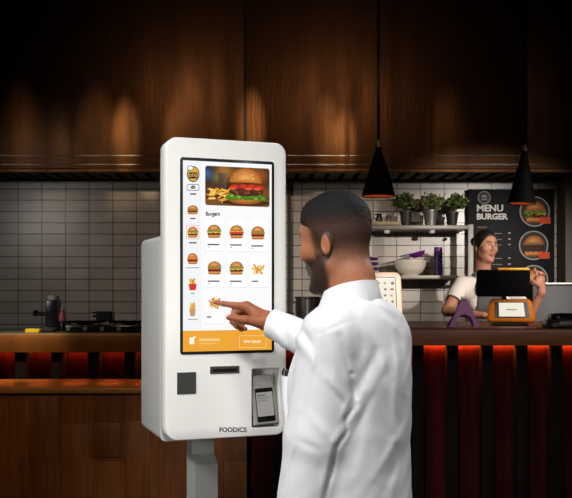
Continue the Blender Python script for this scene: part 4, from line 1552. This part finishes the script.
def man_torso(q):
    d = ell(q, (0, 0, 1.17), (.105, .155, .2))
    d = smin(d, cap(q, (-.005, .14, 1.315), (-.005, -.14, 1.315), .05), .06)
    d = smin(d, ell(q, (0, 0, .93), (.11, .15, .15)), .08)
    for s_ in (-1, 1):
        d = smin(d, cap(q, (0, s_ * .085, .88), (.015, s_ * .09, .49), .08, .055), .05)
        d = smin(d, cap(q, (.015, s_ * .09, .49), (-.015, s_ * .095, .09), .052, .036), .02)
        d = smin(d, foot(q, v3(-.015, s_ * .095, .078), v3(1, 0, 0)), .02)
    return smin(d, cap(q, (-.012, 0, 1.33), (.0, 0, 1.45), .06, .05), .05)


def man_body(p):
    q = (p - v3(*MO)) @ MF
    d = man_torso(q)
    d = smin(d, cap(p, SHL, ELL_, .046, .04), .03)
    d = smin(d, cap(p, ELL_, WRL, .039, .027), .01)
    d = smin(d, cap(p, SHR, ELR, .046, .04), .03)
    d = smin(d, cap(p, ELR, WRR, .039, .027), .01)
    d = smin(d, bounded(p, (WRR + TIP) / 2, .2, right_hand), .012)
    d = smin(d, bounded(p, WRL + LHD * .08, .22, left_hand), .012)

    def hd(pp):
        h = (pp - HO) @ HF
        return smin(head_sdf(h, True), neck_sdf(h, True), .03)
    return smin(d, bounded(p, HO + v3(0, 0, -.04), .24, hd), .02)


def build_man():
    V, Fc = sdf_mesh(man_body, (-.30, 1.9, 0.0), (.52, 2.82, 1.70), .003)
    q = ((V - HO) @ HF).astype(F32)
    c = np.tile(v3(*rgb(176, 112, 80)[:3]), (len(V), 1))
    m = (q[:, 2] > -.2) & (np.linalg.norm(q, axis=1) < .26)
    c[m] = man_cols(q[m], rgb(172, 112, 80)[:3])
    hmask = (np.linalg.norm(V - WRR, axis=1) < .22)
    c[hmask] = v3(*rgb(154, 92, 62)[:3])
    # finger nails
    for f_, nrm in (('idx', v3(0, -.35, .94)), ('thm', v3(-.1, -.75, .65))):
        t = hand_r[f_][3] + nrm * .005 + (hand_r[f_][3] - hand_r[f_][2]) * .1
        nm_ = np.linalg.norm(V - t, axis=1) < .0052
        c[nm_] = v3(*rgb(206, 150, 124)[:3])
    person = mesh_obj('person', V, Fc, M['skin'], origin=MO, vcols=with_alpha(c), angle=None)
    tag(person, 'bearded man in long white shirt pointing at the kiosk screen, seen from behind', 'person')

    # hair
    def hair(p):
        h = (p - HO) @ HF
        t = hair_t(h)
        d = ell(h, (-.006, 0, .035), (.088, .0735, .086))
        d = smin(d, ell(h, (.004, 0, .03), (.077, .07, .075)), .03)
        d = np.minimum(d, ell(h, (.026, 0, .060), (.057, .058, .056)))
        nz = .0011 * (np.sin(h[:, 0] * 520 + 2 * np.sin(h[:, 1] * 310)) * np.sin(h[:, 1] * 470 + 1.7 * np.sin(h[:, 2] * 390)))
        d = d - (-.003 + .0115 * t) + nz * (.3 + t)
        front = h[:, 2] - .064 - .5 * np.clip(h[:, 0] - .085, -.1, .1)
        return smax(d, -np.where(h[:, 0] > .035, front, h[:, 2] + .012 - .0 * h[:, 0]) * .8, .004)

    def hair_t(h):
        wob = .002 * np.sin(h[:, 0] * 90 + 2 * h[:, 1] * 60) + .0015 * np.sin(h[:, 0] * 210 + h[:, 1] * 150)
        return sstep(.0, .10, h[:, 2] + wob)
    V2, F2 = sdf_mesh(hair, HO - .16, HO + .16, .0025)
    h2 = ((V2 - HO) @ HF).astype(F32)
    tt = hair_density(h2)[:, None]
    tt = tt * (.955 + .045 * sstep(.03, .06, h2[:, 2])[:, None])
    front = sstep(.03, .06, h2[:, 0])[:, None]
    hc = v3(*rgb(172, 112, 80)[:3]) * (1 - tt) + (v3(.04, .033, .03) * (1 - tt) + HAIR_DARK * tt) * tt
    hc = hc * (1 - front) + HAIR_DARK * front
    mesh_obj('hair', V2, F2, M['hair_man'], person, angle=None, vcols=with_alpha(hc))

    # long shirt
    PZ = np.array([.10, .5, .85, 1.0, 1.12, 1.22, 1.32, 1.42], F32)
    PX = np.array([.16, .15, .138, .130, .128, .126, .10, .07], F32)
    PYR = np.array([.23, .21, .19, .182, .182, .18, .155, .10], F32)
    GZ = np.linspace(0, 1.5, 301)
    ker = np.exp(-np.linspace(-2, 2, 41) ** 2); ker /= ker.sum()
    GX, GY, GC = [np.convolve(np.pad(np.interp(GZ, zz_, vv_), 20, mode='edge'), ker, 'valid') for zz_, vv_ in
                  ((PZ, PX), (PZ, PYR), ([0, .9, 1.15, 1.3, 1.42], [.01, .012, .006, -.008, .0]))]
    folds = [  # pixels (x0,y0,x1,y1), width px, height m
        (319, 336, 302, 410, 1.6, .0035), (302, 410, 281, 500, 1.6, .0035),
        (339, 336, 351, 374, 3.2, -.0065), (351, 374, 357, 404, 3.0, -.007),
        (341, 345, 356, 402, 5, .003), (357, 404, 346, 420, 2.6, -.0035), (346, 420, 347, 432, 2.4, -.003), (347, 432, 337, 446, 2.4, -.0038), (337, 446, 325, 498, 2.8, -.006), (350, 398, 340, 420, 3.2, .0028), (341, 428, 329, 452, 3.5, .0028), (322, 372, 348, 400, 3.5, .002), (326, 384, 346, 408, 3, -.002),
        (330, 456, 319, 500, 4, .003), (392, 330, 404, 395, 3, .002), (398, 330, 408, 390, 2.6, -.002), (365, 390, 340, 440, 3.5, .002), (372, 396, 348, 446, 3.5, -.002), (404, 440, 392, 498, 4, .002),
        (388, 356, 360, 412, 4.5, .0025), (378, 350, 352, 402, 4.5, -.0035), (366, 322, 384, 376, 4.5, -.0025), (372, 330, 392, 376, 4, .0025),
        (412, 415, 374, 478, 4.5, .0032), (414, 432, 384, 490, 5, -.003), (398, 350, 394, 440, 5, .004), (366, 400, 352, 470, 6, -.004),
        (352, 322, 362, 350, 3, -.002), (345, 326, 352, 352, 3, .002), (360, 318, 372, 345, 3, .002),
        (366, 299, 394, 320, 3.5, -.003), (372, 298, 402, 316, 3.5, .002), (385, 318, 402, 335, 3, .002),
        (318, 334, 352, 320, 1.4, -.0018),
        (300, 338, 318, 372, 4, .003), (322, 350, 335, 400, 5, -.003), (310, 415, 330, 440, 4, .003), (298, 440, 318, 450, 4, -.003),
        (284, 330, 292, 352, 3, -.004), (291, 328, 303, 352, 3, .004), (272, 326, 284, 347, 3, .003), (300, 326, 312, 345, 3, -.004), (268, 334, 280, 352, 2.5, -.003),
    ]
    cutR = WRR + (ELR - WRR) * .03
    nR = np.array([-(.86), .35, .30], F32); nR /= np.linalg.norm(nR)

    def shirt(p):
        q = (p - v3(*MO)) @ MF
        z = q[:, 2]
        rx, ry = np.interp(z, GZ, GX).astype(F32), np.interp(z, GZ, GY).astype(F32)
        n_ = 2.25
        cx = np.interp(z, GZ, GC).astype(F32)
        rho = ((np.abs(q[:, 0] - cx) / rx) ** n_ + (np.abs(q[:, 1]) / ry) ** n_) ** (1 / n_)
        d = (rho - 1) * rx * .95
        d = smax(d, z - 1.385, .05)
        d = smax(d, .085 - z, .01)
        qm = np.stack([q[:, 0], np.abs(q[:, 1]), z], 1)
        d = smin(d, cap(qm, (-.012, .0, 1.325), (-.010, .135, 1.295), .066, .062), .05)
        d = smin(d, cap(qm, (-.006, .0, 1.345), (-.01, .10, 1.318), .062, .05), .05)
        d = smin(d, ell(q, (.045, 0, 1.19), (.092, .15, .13)), .05)
        # hem folds below the waist
        ang = np.arctan2(q[:, 1], q[:, 0])
        d = d - .006 * sstep(1.0, .3, z) * np.sin(ang * 9 + 1.5 * np.sin(z * 3))
        sl_ = smin(cap(p, SHL, ELL_, .066, .070), cap(p, ELL_, WRL, .068, .056), .02)
        sl_ = smax(sl_, (p - WRL) @ LHD - .0, .006)
        d = smin(d, sl_, .022)
        sr = smin(cap(p, SHR, ELR, .068, .070), cap(p, ELR, cutR - (ELR - WRR) * .3, .064, .0375), .03)
        sr = smax(sr, (p - cutR) @ nR, .005)
        d = smin(d, sr, .03)
        # folds pressed into the camera-facing cloth
        X, Y, Z = p[:, 0], p[:, 1], p[:, 2]
        near = sstep(.03, .012, np.abs(d))
        m = near > 0
        if m.any():
            px = CX + FPX * X[m] / Y[m]; py = HOR - FPX * (Z[m] - CAMZ) / Y[m]
            disp = np.zeros(m.sum(), F32)
            back = sstep(2.36, 2.26, Y[m] - .35 * np.clip(X[m] - .15, 0, 1))
            arm = ((X[m] < .06) & (Z[m] > 1.15)).astype(F32)
            for (xa_, ya_, xb_, yb_, w_, a_) in folds:
                dx, dy = xb_ - xa_, yb_ - ya_
                t = np.clip(((px - xa_) * dx + (py - ya_) * dy) / (dx * dx + dy * dy), 0, 1)
                dist2 = (px - xa_ - t * dx) ** 2 + (py - ya_ - t * dy) ** 2
                disp += a_ * np.exp(-dist2 / (w_ * w_)) * (.35 + .65 * np.sin(PI * np.clip(t, .06, .94)))
            wr = .0007 * np.sin(X[m] * 70 + 3 * np.sin(Z[m] * 23)) * np.sin(Z[m] * 38 + 2 * np.sin(X[m] * 31 + Y[m] * 20))
            d = d.copy()
            d[m] = d[m] - (disp * np.maximum(back, arm) + wr)
        # openings: neck and cuffs
        hq = (p - HO) @ HF
        d = smax(d, -cap(hq, (-.026, 0, -.02), (-.034, 0, -.20), .060, .063), .004)
        d = smax(d, -cap(p, cutR + nR * .06, cutR - nR * .03, .0365, .033), .003)
        d = smax(d, -cap(p, WRL + LHD * .06, WRL - LHD * .03, .046, .04), .003)
        return d
    V3, F3 = sdf_mesh(shirt, (-.26, 1.88, .04), (.56, 2.8, 1.50), .004)
    robe = mesh_obj('long_shirt', V3, F3, M['shirt'], person, angle=None)

    # collar: a folded ring that stands round the neck
    vs, fs = [], []
    # (radial add, height) profile: inside foot, top fold, outer leaf
    prof = [(-.002, -.052), (-.002, .0), (.0005, .003), (.004, .002), (.013, -.018), (.0295, -.047), (.0255, -.0495), (.009, -.020)]
    NN = 72
    a0, a1 = R(14), R(346)
    for i in range(NN + 1):
        a = a0 + (a1 - a0) * i / NN
        ca, sa_ = math.cos(a), math.sin(a)
        for (rr, hh_) in prof:
            bk = max(0.0, -ca)
            if rr > .01: rr = rr * (1 - .38 * bk)
            rad_x, rad_y = .0630 + rr, .0625 + rr
            wing = 1 + .35 * max(0, ca) ** 4 + .30 * bk
            x = .010 + rad_x * ca
            y = rad_y * sa_
            z = 1.424 + (hh_ * (wing if hh_ < -.01 else 1)) - .28 * (x - .006) + .006 * abs(sa_) * (1 if hh_ > -.03 else 0)
            vs.append(ml(x, y, z))
    K = len(prof)
    for i in range(NN):
        for k_ in range(K):
            j = (k_ + 1) % K
            fs.append([i * K + k_, (i + 1) * K + k_, (i + 1) * K + j, i * K + j])
    fs.append(list(range(K))); fs.append([NN * K + k_ for k_ in range(K)][::-1])
    mesh_obj('collar', vs, fs, M['shirt'], robe, angle=50)

    # cuff band edge
    mb = MB()
    ring = []
    u = np.cross(nR, v3(0, 0, 1)); u /= np.linalg.norm(u); w = np.cross(nR, u)
    vs, fs = [], []
    prof = [(.0405, -.004), (.0405, .0045), (.0435, .006), (.047, .0045), (.0475, -.004)]
    for i in range(40):
        a = 2 * PI * i / 40
        for rr, dd in prof:
            vs.append(cutR + (u * math.cos(a) + w * math.sin(a)) * rr + nR * (dd - .001))
    K = len(prof)
    for i in range(40):
        for k_ in range(K - 1):
            fs.append([i * K + k_, ((i + 1) % 40) * K + k_, ((i + 1) % 40) * K + k_ + 1, i * K + k_ + 1])
    # chest pocket with a pen
    pk = P(292.5, 388, 2.2)

    def on_chest(yl, z):
        """front surface point of the shirt, man frame side yl"""
        lo_, hi_ = .0, .25
        for _ in range(30):
            mid_ = (lo_ + hi_) / 2
            if float(shirt(ml(mid_, yl, z)[None])[0]) < 0: lo_ = mid_
            else: hi_ = mid_
        return lo_
    vs, fs = [], []
    nu, nv = 8, 9
    for layer in (.011, .0):
        for j in range(nv):
            for i in range(nu):
                yl = .042 + .098 * i / (nu - 1)
                z = 1.212 - .115 * j / (nv - 1)
                puff = layer + (.012 * math.sin(PI * i / (nu - 1)) * (1 - j / nv) if layer else -.004)
                vs.append(ml(on_chest(yl, z) + puff, yl, z))
    n_ = nu * nv
    for j in range(nv - 1):
        for i in range(nu - 1):
            a = j * nu + i
            fs.append([a, a + 1, a + nu + 1, a + nu])
            fs.append([n_ + a, n_ + a + nu, n_ + a + nu + 1, n_ + a + 1])
    for j in range(nv - 1):
        for a in (j * nu, j * nu + nu - 1): fs.append([a, a + nu, n_ + a + nu, n_ + a])
    for i in range(nu - 1):
        a = (nv - 1) * nu + i
        fs.append([a, a + 1, n_ + a + 1, n_ + a])
    mesh_obj('pocket', vs, fs, M['shirt'], robe, angle=50)
    # shoes
    for s_ in (-1, 1):
        def shoe(p, s_=s_):
            q = (p - v3(*MO)) @ MF
            return smax(smin(cap(q, (-.065, s_ * .095, .036), (.15, s_ * .1, .028), .046, .034), cap(q, (-.02, s_ * .095, .06), (.06, s_ * .098, .05), .046, .038), .03), .002 - q[:, 2], .004)
        c0 = ml(.04, s_ * .097, .05)
        Vs, Fs = sdf_mesh(shoe, c0 - v3(.22, .22, .06), c0 + v3(.22, .22, .12), .008)
        mesh_obj('shoe', Vs, Fs, M['shoe'], person, angle=None)
    # pen clipped in the pocket: a thing of its own
    yl = .098
    b = ml(on_chest(yl, 1.20) + .006, yl, 1.14)
    t = ml(on_chest(yl, 1.20) + .008, yl, 1.222)
    pen = thing('pen', Vector(b), 'black pen clipped in the chest pocket of the man at the kiosk', 'pen')
    MB().cyl(b, t, .0048, .0048, 14).build('barrel', M['pen'], pen)
    n2 = ml(on_chest(yl, 1.20) + .019, yl, 1.218)
    mb = MB().cyl(t, t + (t - b) * .03, .0054, .004, 14)
    mb.build('cap', M['pen'], pen)
    MB().tube([t, (t * .4 + n2 * .6) + v3(0, 0, .006), n2, n2 - v3(0, 0, .03)], .0024, 8).build('clip', M['pen'], pen)
    return person


build_man()

# ------------------------------------------------------------------ THE WOMAN BEHIND THE COUNTER
WO = Vector((1.364, 6.2, .12))
WF = frame_of(math.atan2(-.98, .2))
WHO = v3(*P(485.3, 247.0, 6.18))
WHF = frame_of(math.atan2(-.90, .43), R(0), R(-3)) * F32(.93)      # a little smaller than the template
WS = F32(.93)


def wl(x, y, z): return v3(*WO) + WF @ v3(x, y, z)


wSHL, wSHR = wl(0, .165, 1.335), wl(0, -.165, 1.335)
wELR, wWRR = v3(*P(447, 311, 6.03)), v3(1.215, 5.80, 1.262)
wELL, wWRL = v3(*P(529, 317, 6.08)), v3(*P(541.5, 292, 5.98))
PALM = v3(*P(540.5, 281, 5.97))


def woman_hand_l(p):
    d = cap(p, wWRL, PALM, .022, .026)
    K = [v3(*P(x, y, Y)) for x, y, Y in ((536.6, 279.2, 5.955), (538.8, 277.4, 5.965), (541.2, 277.0, 5.98), (543.4, 278.2, 5.995))]
    for k_ in K: d = smin(d, cap(p, wWRL, k_, .019, .012), .016)
    d = smin(d, chain(p, [K[0], v3(*P(535.4, 273.2, 5.94)), v3(*P(535.0, 270.6, 5.935)), v3(*P(534.8, 268.6, 5.932))], [.0115, .0098, .0088, .0075]), .006)
    o = chain(p, [K[1], v3(*P(536.0, 274.4, 5.93)), v3(*P(532.6, 276.2, 5.905)), v3(*P(531.4, 278.6, 5.90))], [.0118, .0102, .009, .0078])
    o = np.minimum(o, chain(p, [K[2], v3(*P(540.4, 272.8, 5.945)), v3(*P(537.6, 272.0, 5.915)), v3(*P(535.6, 274.6, 5.905))], [.0112, .0098, .0088, .0075]))
    o = np.minimum(o, chain(p, [K[3], v3(*P(543.6, 274.2, 5.965)), v3(*P(541.8, 272.8, 5.94)), v3(*P(540.2, 274.4, 5.93))], [.010, .0086, .0078, .0066]))
    t = chain(p, [v3(*P(538, 285, 5.95)), v3(*P(533.6, 281.6, 5.92)), v3(*P(530.8, 279.2, 5.905)), v3(*P(529.4, 277.0, 5.90))], [.014, .0115, .010, .008])
    return smin(smin(d, o, .005), t, .010)


def woman_hand_r(p):
    f_ = v3(.75, -.62, -.08); f_ /= np.linalg.norm(f_)
    s_ = np.cross(v3(0, 0, 1), f_); dn = v3(0, 0, -1)
    d = cap(p, wWRR, wWRR + f_ * .07, .021, .022)
    for a, ln in zip((.026, .009, -.008, -.024), (.038, .043, .039, .031)):
        k_ = wWRR + f_ * .08 + s_ * a
        d = smin(d, cap(p, wWRR, k_, .017, .0115), .014)
        d = smin(d, chain(p, [k_, k_ + f_ * ln, k_ + f_ * ln * 1.5 + dn * .008, k_ + f_ * ln * 1.8 + dn * .014], [.011, .0092, .008, .007]), .006)
    t0 = wWRR + f_ * .02 + s_ * .02
    d = smin(d, chain(p, [t0, t0 + f_ * .03 + s_ * .025, t0 + f_ * .055 + s_ * .034, t0 + f_ * .075 + s_ * .036], [.014, .0112, .010, .008]), .010)
    return d


def woman_torso(q):
    d = ell(q, (0, 0, 1.2), (.098, .135, .19))
    d = smin(d, cap(q, (0, .13, 1.33), (0, -.13, 1.33), .042), .06)
    for s_ in (-1, 1):
        d = smin(d, ell(q, (.085, s_ * .07, 1.2), (.05, .062, .06)), .04)
        d = smin(d, cap(q, (0, s_ * .085, .88), (.01, s_ * .085, .47), .085, .055), .05)
        d = smin(d, cap(q, (.01, s_ * .085, .47), (-.015, s_ * .085, .09), .05, .034), .02)
        d = smin(d, foot(q, v3(-.015, s_ * .085, .073), v3(1, 0, 0)), .02)
    d = smin(d, ell(q, (0, 0, .95), (.115, .16, .14)), .08)
    d = smin(d, cap(q, (0, .0, 1.37), (.0, .11, 1.34), .035, .035), .03)
    d = smin(d, cap(q, (0, .0, 1.37), (.0, -.11, 1.34), .035, .035), .03)
    return smin(d, cap(q, (-.01, 0, 1.33), (.005, 0, 1.46), .052, .044), .04)


def woman_body(p):
    d = woman_torso((p - v3(*WO)) @ WF)
    d = smin(d, cap(p, wSHL, wELL, .043, .035), .03)
    d = smin(d, cap(p, wELL, wWRL, .036, .022), .012)
    d = smin(d, cap(p, wSHR, wELR, .043, .035), .03)
    d = smin(d, cap(p, wELR, wWRR, .036, .022), .012)
    d = smin(d, bounded(p, PALM, .13, woman_hand_l), .01)
    d = smin(d, bounded(p, wWRR + v3(.06, -.05, 0), .17, woman_hand_r), .01)

    def hd(pp):
        h = (pp - WHO) @ WHF / (WS * WS)
        return smin(head_sdf(h, False), neck_sdf(h, False), .03) * WS
    return smin(d, bounded(p, WHO + v3(0, 0, -.04), .24, hd), .02)


def build_woman():
    V, Fc = sdf_mesh(woman_body, (.98, 5.64, .1), (1.84, 6.5, 1.9), .004)
    q = ((V - WHO) @ WHF / (WS * WS)).astype(F32)
    sk = v3(*rgb(190, 132, 106)[:3])
    c = np.tile(sk, (len(V), 1))
    m = (q[:, 2] > -.16) & (np.linalg.norm(q, axis=1) < .2)
    x, y, z = q[m][:, 0], np.abs(q[m][:, 1]), q[m][:, 2]
    cm = c[m]
    lips = sstep(.0095, .006, np.abs(z + .0615)) * sstep(.026, .018, y) * sstep(.07, .077, x)
    cm = cm * (1 - lips[:, None]) + v3(.42, .10, .09) * lips[:, None]
    brow = sstep(.0065, .0035, np.abs(z - .033 - .16 * (y - .03) * (y < .036))) * sstep(.05, .044, y) * sstep(.008, .013, y) * sstep(.05, .062, x)
    cm = cm * (1 - brow[:, None] * .85) + v3(.03, .018, .014) * brow[:, None] * .85
    c[m] = eye_cols(q[m], cm)
    person = mesh_obj('person', V, Fc, M['skin'], origin=WO, vcols=with_alpha(c), angle=None)
    tag(person, 'woman in white shirt and grey apron behind the counter raising one hand', 'person')

    def hair(p):
        h = (p - WHO) @ WHF / (WS * WS)
        d = ell(h, (-.008, 0, .038), (.093, .0795, .0905))
        d = np.minimum(d, smin(ell(h, (-.006, 0, .035), (.088, .0735, .086)), ell(h, (.004, 0, .03), (.077, .07, .075)), .03) - .0055)
        d = d + .0012 * np.sin(np.arctan2(h[:, 1], h[:, 2] - .02) * 46)
        pl = (h[:, 0] - h[:, 2] * .82 - .012 - .42 * np.clip(np.abs(h[:, 1]) - .028, 0, .05)) * .74
        d = smax(d, pl, .008)
        d = smax(d, -(h[:, 2] + .045 + .3 * h[:, 0]), .008)
        bun = ell(h, (-.115, -.0, .045), (.036, .042, .038)) + .002 * np.sin(np.arctan2(h[:, 1], h[:, 2] - .045) * 9 + h[:, 0] * 90)
        return smin(d, bun, .012) * WS
    V2, F2 = sdf_mesh(hair, WHO - .19, WHO + .19, .004)
    mesh_obj('hair', V2, F2, M['hair_woman'], person, angle=None)

    def shirt(p):
        q = (p - v3(*WO)) @ WF
        d = woman_torso(q) - .010
        d = smax(d, .86 - q[:, 2], .01)
        for a, b in ((wSHL, wELL), (wSHR, wELR)):
            u = (b - a); L = float(np.linalg.norm(u)); u = u / L
            s_ = cap(p, a, b, .058, .060)
            s_ = smax(s_, (p - a) @ u - L * .62, .005)
            s_ = smax(s_, -cap(p, a + u * L * .7, a + u * L * .5, .054, .05), .004)
            d = smin(d, s_, .02)
        d = d - .0022 * np.sin(q[:, 2] * 46 + 5 * q[:, 1]) * np.sin(q[:, 1] * 38 + 3 * q[:, 2])
        hq = (p - WHO) @ WHF / (WS * WS)
        d = smax(d, -cap(q, (.035, 0, 1.415), (.01, 0, 1.6), .07), .004)
        return smax(d, -cap(hq, (-.02, 0, -.06), (-.045, 0, -.215), .055, .066), .004)
    V3, F3 = sdf_mesh(shirt, (.98, 5.9, .9), (1.84, 6.5, 1.62), .005)
    mesh_obj('white_shirt', V3, F3, M['shirt_woman'], person, angle=None)

    def apron(p):
        q = (p - v3(*WO)) @ WF
        body = woman_torso(q)
        sk_ = smin(body, cap(q, (0, .0, .95), (.03, 0, .45), .155, .165), .06)
        d = np.maximum(sk_ - .020, -(sk_ - .013))
        z = q[:, 2]
        half = np.interp(z, [.4, .98, 1.05, 1.28], [.2, .19, .14, .10])
        d = smax(d, np.abs(q[:, 1]) - half, .004)
        d = smax(d, z - 1.285, .004)
        d = smax(d, .40 - z, .004)
        d = smax(d, -(q[:, 0] - .0), .004)
        qm = np.stack([q[:, 0], np.abs(q[:, 1]), z], 1)
        strap = np.maximum(body - .021, -(body - .012))
        line = cap(qm, (.10, .085, 1.27), (.02, .078, 1.40), .018)
        line = np.minimum(line, cap(qm, (.02, .078, 1.40), (-.06, .05, 1.40), .018))
        return np.minimum(d, smax(strap, line, .004))
    V4, F4 = sdf_mesh(apron, (.98, 5.85, .45), (1.84, 6.5, 1.66), .005)
    mesh_obj('apron', V4, F4, M['apron'], person, angle=None)

    def trousers(p):
        q = (p - v3(*WO)) @ WF
        d = smax(smax(woman_torso(q) - .010, q[:, 2] - .93, .01), .075 - q[:, 2], .01)
        return d
    V5, F5 = sdf_mesh(trousers, (1.05, 5.95, .15), (1.7, 6.5, 1.1), .008)
    mesh_obj('trousers', V5, F5, M['trousers'], person, angle=None)
    for s_ in (-1, 1):
        def shoe(p, s_=s_):
            q = (p - v3(*WO)) @ WF
            return smax(smin(cap(q, (-.065, s_ * .085, .036), (.14, s_ * .088, .026), .044, .032), cap(q, (-.02, s_ * .085, .06), (.05, s_ * .086, .05), .044, .036), .03), .002 - q[:, 2], .004)
        c0 = wl(.04, s_ * .087, .05)
        Vs, Fs = sdf_mesh(shoe, c0 - v3(.22, .22, .06), c0 + v3(.22, .22, .12), .008)
        mesh_obj('shoe', Vs, Fs, M['shoe'], person, angle=None)


build_woman()


# ================================================================== LIGHT
def spot(name, loc, target, energy, size_deg, blend=.5, color=(1, 1, 1), soft=.1):
    l = bpy.data.lights.new(name, 'SPOT')
    l.energy = energy; l.spot_size = R(size_deg); l.spot_blend = blend; l.color = color; l.shadow_soft_size = soft
    o = bpy.data.objects.new(name, l)
    o.location = loc
    o.rotation_euler = (Vector(target) - Vector(loc)).to_track_quat('-Z', 'Y').to_euler()
    COL.objects.link(o)
    return o


def area(name, loc, target, energy, sx, sy, color=(1, 1, 1)):
    l = bpy.data.lights.new(name, 'AREA')
    l.shape = 'RECTANGLE'; l.size = sx; l.size_y = sy; l.energy = energy; l.color = color
    o = bpy.data.objects.new(name, l)
    o.location = loc
    o.rotation_euler = (Vector(target) - Vector(loc)).to_track_quat('-Z', 'Y').to_euler()
    COL.objects.link(o)
    return o


# front-of-house ceiling lights and a low added fill
spot('ceiling_light_front', (-.5, .3, 3.5), (-.05, 2.6, 1.25), 370, 37, .5, (1, .98, .96), .3)
spot('ceiling_light_side', (-2.6, 1.2, 3.0), (-.2, 2.8, 1.3), 230, 34, .5, (1, .98, .95), .25)
spot('ceiling_light_right', (1.7, .6, 3.2), (.2, 2.3, 1.2), 90, 30, .5, (1, .97, .94), .2)
spot('fill_spot_left', (-1.6, -.3, 1.5), (-.15, 2.9, .75), 95, 30, .7, (1, .98, .95), .2)  # unseen fill, added to brighten the kiosk column and the shirt
spot('track_spot_rim', (1.9, 3.6, 2.9), (.15, 2.25, 1.3), 95, 26, .6, (1, .97, .95), .12)
# unseen spots added for the warm pools and wash on the hood
for i, (px, zt, w, e) in enumerate(((96, .12, 9, 10), (126, .16, 6, 40), (178, .14, 7, 18), (251, .24, 6, 95), (326, .2, 6, 40), (345, .15, 5, 55), (450, .06, 10, 4), (20, .08, 10, 4))):
    x = P(px, 0, HY).x
    o = spot('hood_spot', (x * 1.474, 3.4, 2.72), (x, HY, HZ + zt + .07), e * 3.2, w * 1.75, 1, (1, .70, .38), .03)
    o.scale = (.4, 1.2, 1)
spot('hood_wash', (0, 2.4, 3.1), (0, HY, 2.45), 80, 60, 1, (1, .66, .42), .1)
# unseen spots added to brighten the tiles, the till and the counters
spot('wall_spot', (2.25, 3.3, 2.35), (1.3, 7, 1.25), 430, 37, 1, (1, .93, .86), .05)
spot('wall_spot', (-2.4, 3.3, 2.35), (.42, 7, 1.35), 420, 24, 1, (1, .93, .86), .05)
spot('wall_spot', (-2.9, 3.3, 2.3), (-1.2, 7, 1.1), 55, 52, 1, (1, .93, .88), .1)
spot('bar_spot', (1.7, 1.4, 3.4), (1.25, 4.6, 1.17), 110, 22, 1, (1, .88, .76), .1)
spot('woman_spot', (3.0, 4.9, 2.9), (1.5, 6.1, 1.5), 58, 30, .6, (1, .85, .72), .06)
spot('till_spot', (1.0, 3.6, 3.3), (1.2, 5.15, 1.3), 110, 18, .6, (1, .85, .6), .05)
spot('tablet_spot', (1.7, 3.3, 2.6), (.6, 5.2, 1.38), 430, 9, .6, (1, .93, .86), .05)
spot('counter_spot', (-1.2, 3.2, 3.2), (-1.55, 5.2, 1.1), 520, 13, 1, (1, .8, .42), .05)
spot('cabinet_spot', (-1.2, 2.4, 3.4), (-1.1, 4.75, .6), 125, 34, .9, (1, .72, .42), .1)
# the LED strips under the counter edges
for (xa_, xb_, y, z, e) in ((RX0 + .1, 3.0, RYF + .191, RZ - .097, 2.2), (-3.2, LX1 - .1, LYF + .18, zb - .006, .8)):
    n_ = 6
    for i in range(n_):
        a = xa_ + (xb_ - xa_) * (i + .5) / n_
        l = area('led_light', (a, y, z), (a, y + .03, z - 1), e, (xb_ - xa_) / n_, .015, (1, .16, .03))

w = bpy.data.worlds.new('World')
SC.world = w
w.use_nodes = True
w.node_tree.nodes['Background'].inputs['Color'].default_value = (1, .82, .7, 1)
w.node_tree.nodes['Background'].inputs['Strength'].default_value = .02

# ================================================================== CAMERA
cam = bpy.data.cameras.new('camera')
cam.sensor_fit = 'HORIZONTAL'
cam.sensor_width = 36
cam.lens = 36 * FPX / 572
cam.shift_y = (HOR - 249) / 572
cam.clip_end = 60
co = bpy.data.objects.new('camera', cam)
co.location = (0, 0, CAMZ)
co.rotation_euler = (PI / 2, 0, 0)
COL.objects.link(co)
SC.camera = co
SC.view_settings.view_transform = 'Standard'
SC.view_settings.look = 'None'
SC.view_settings.exposure = 0
SC.view_settings.gamma = 1
SC.view_settings.use_curve_mapping = False
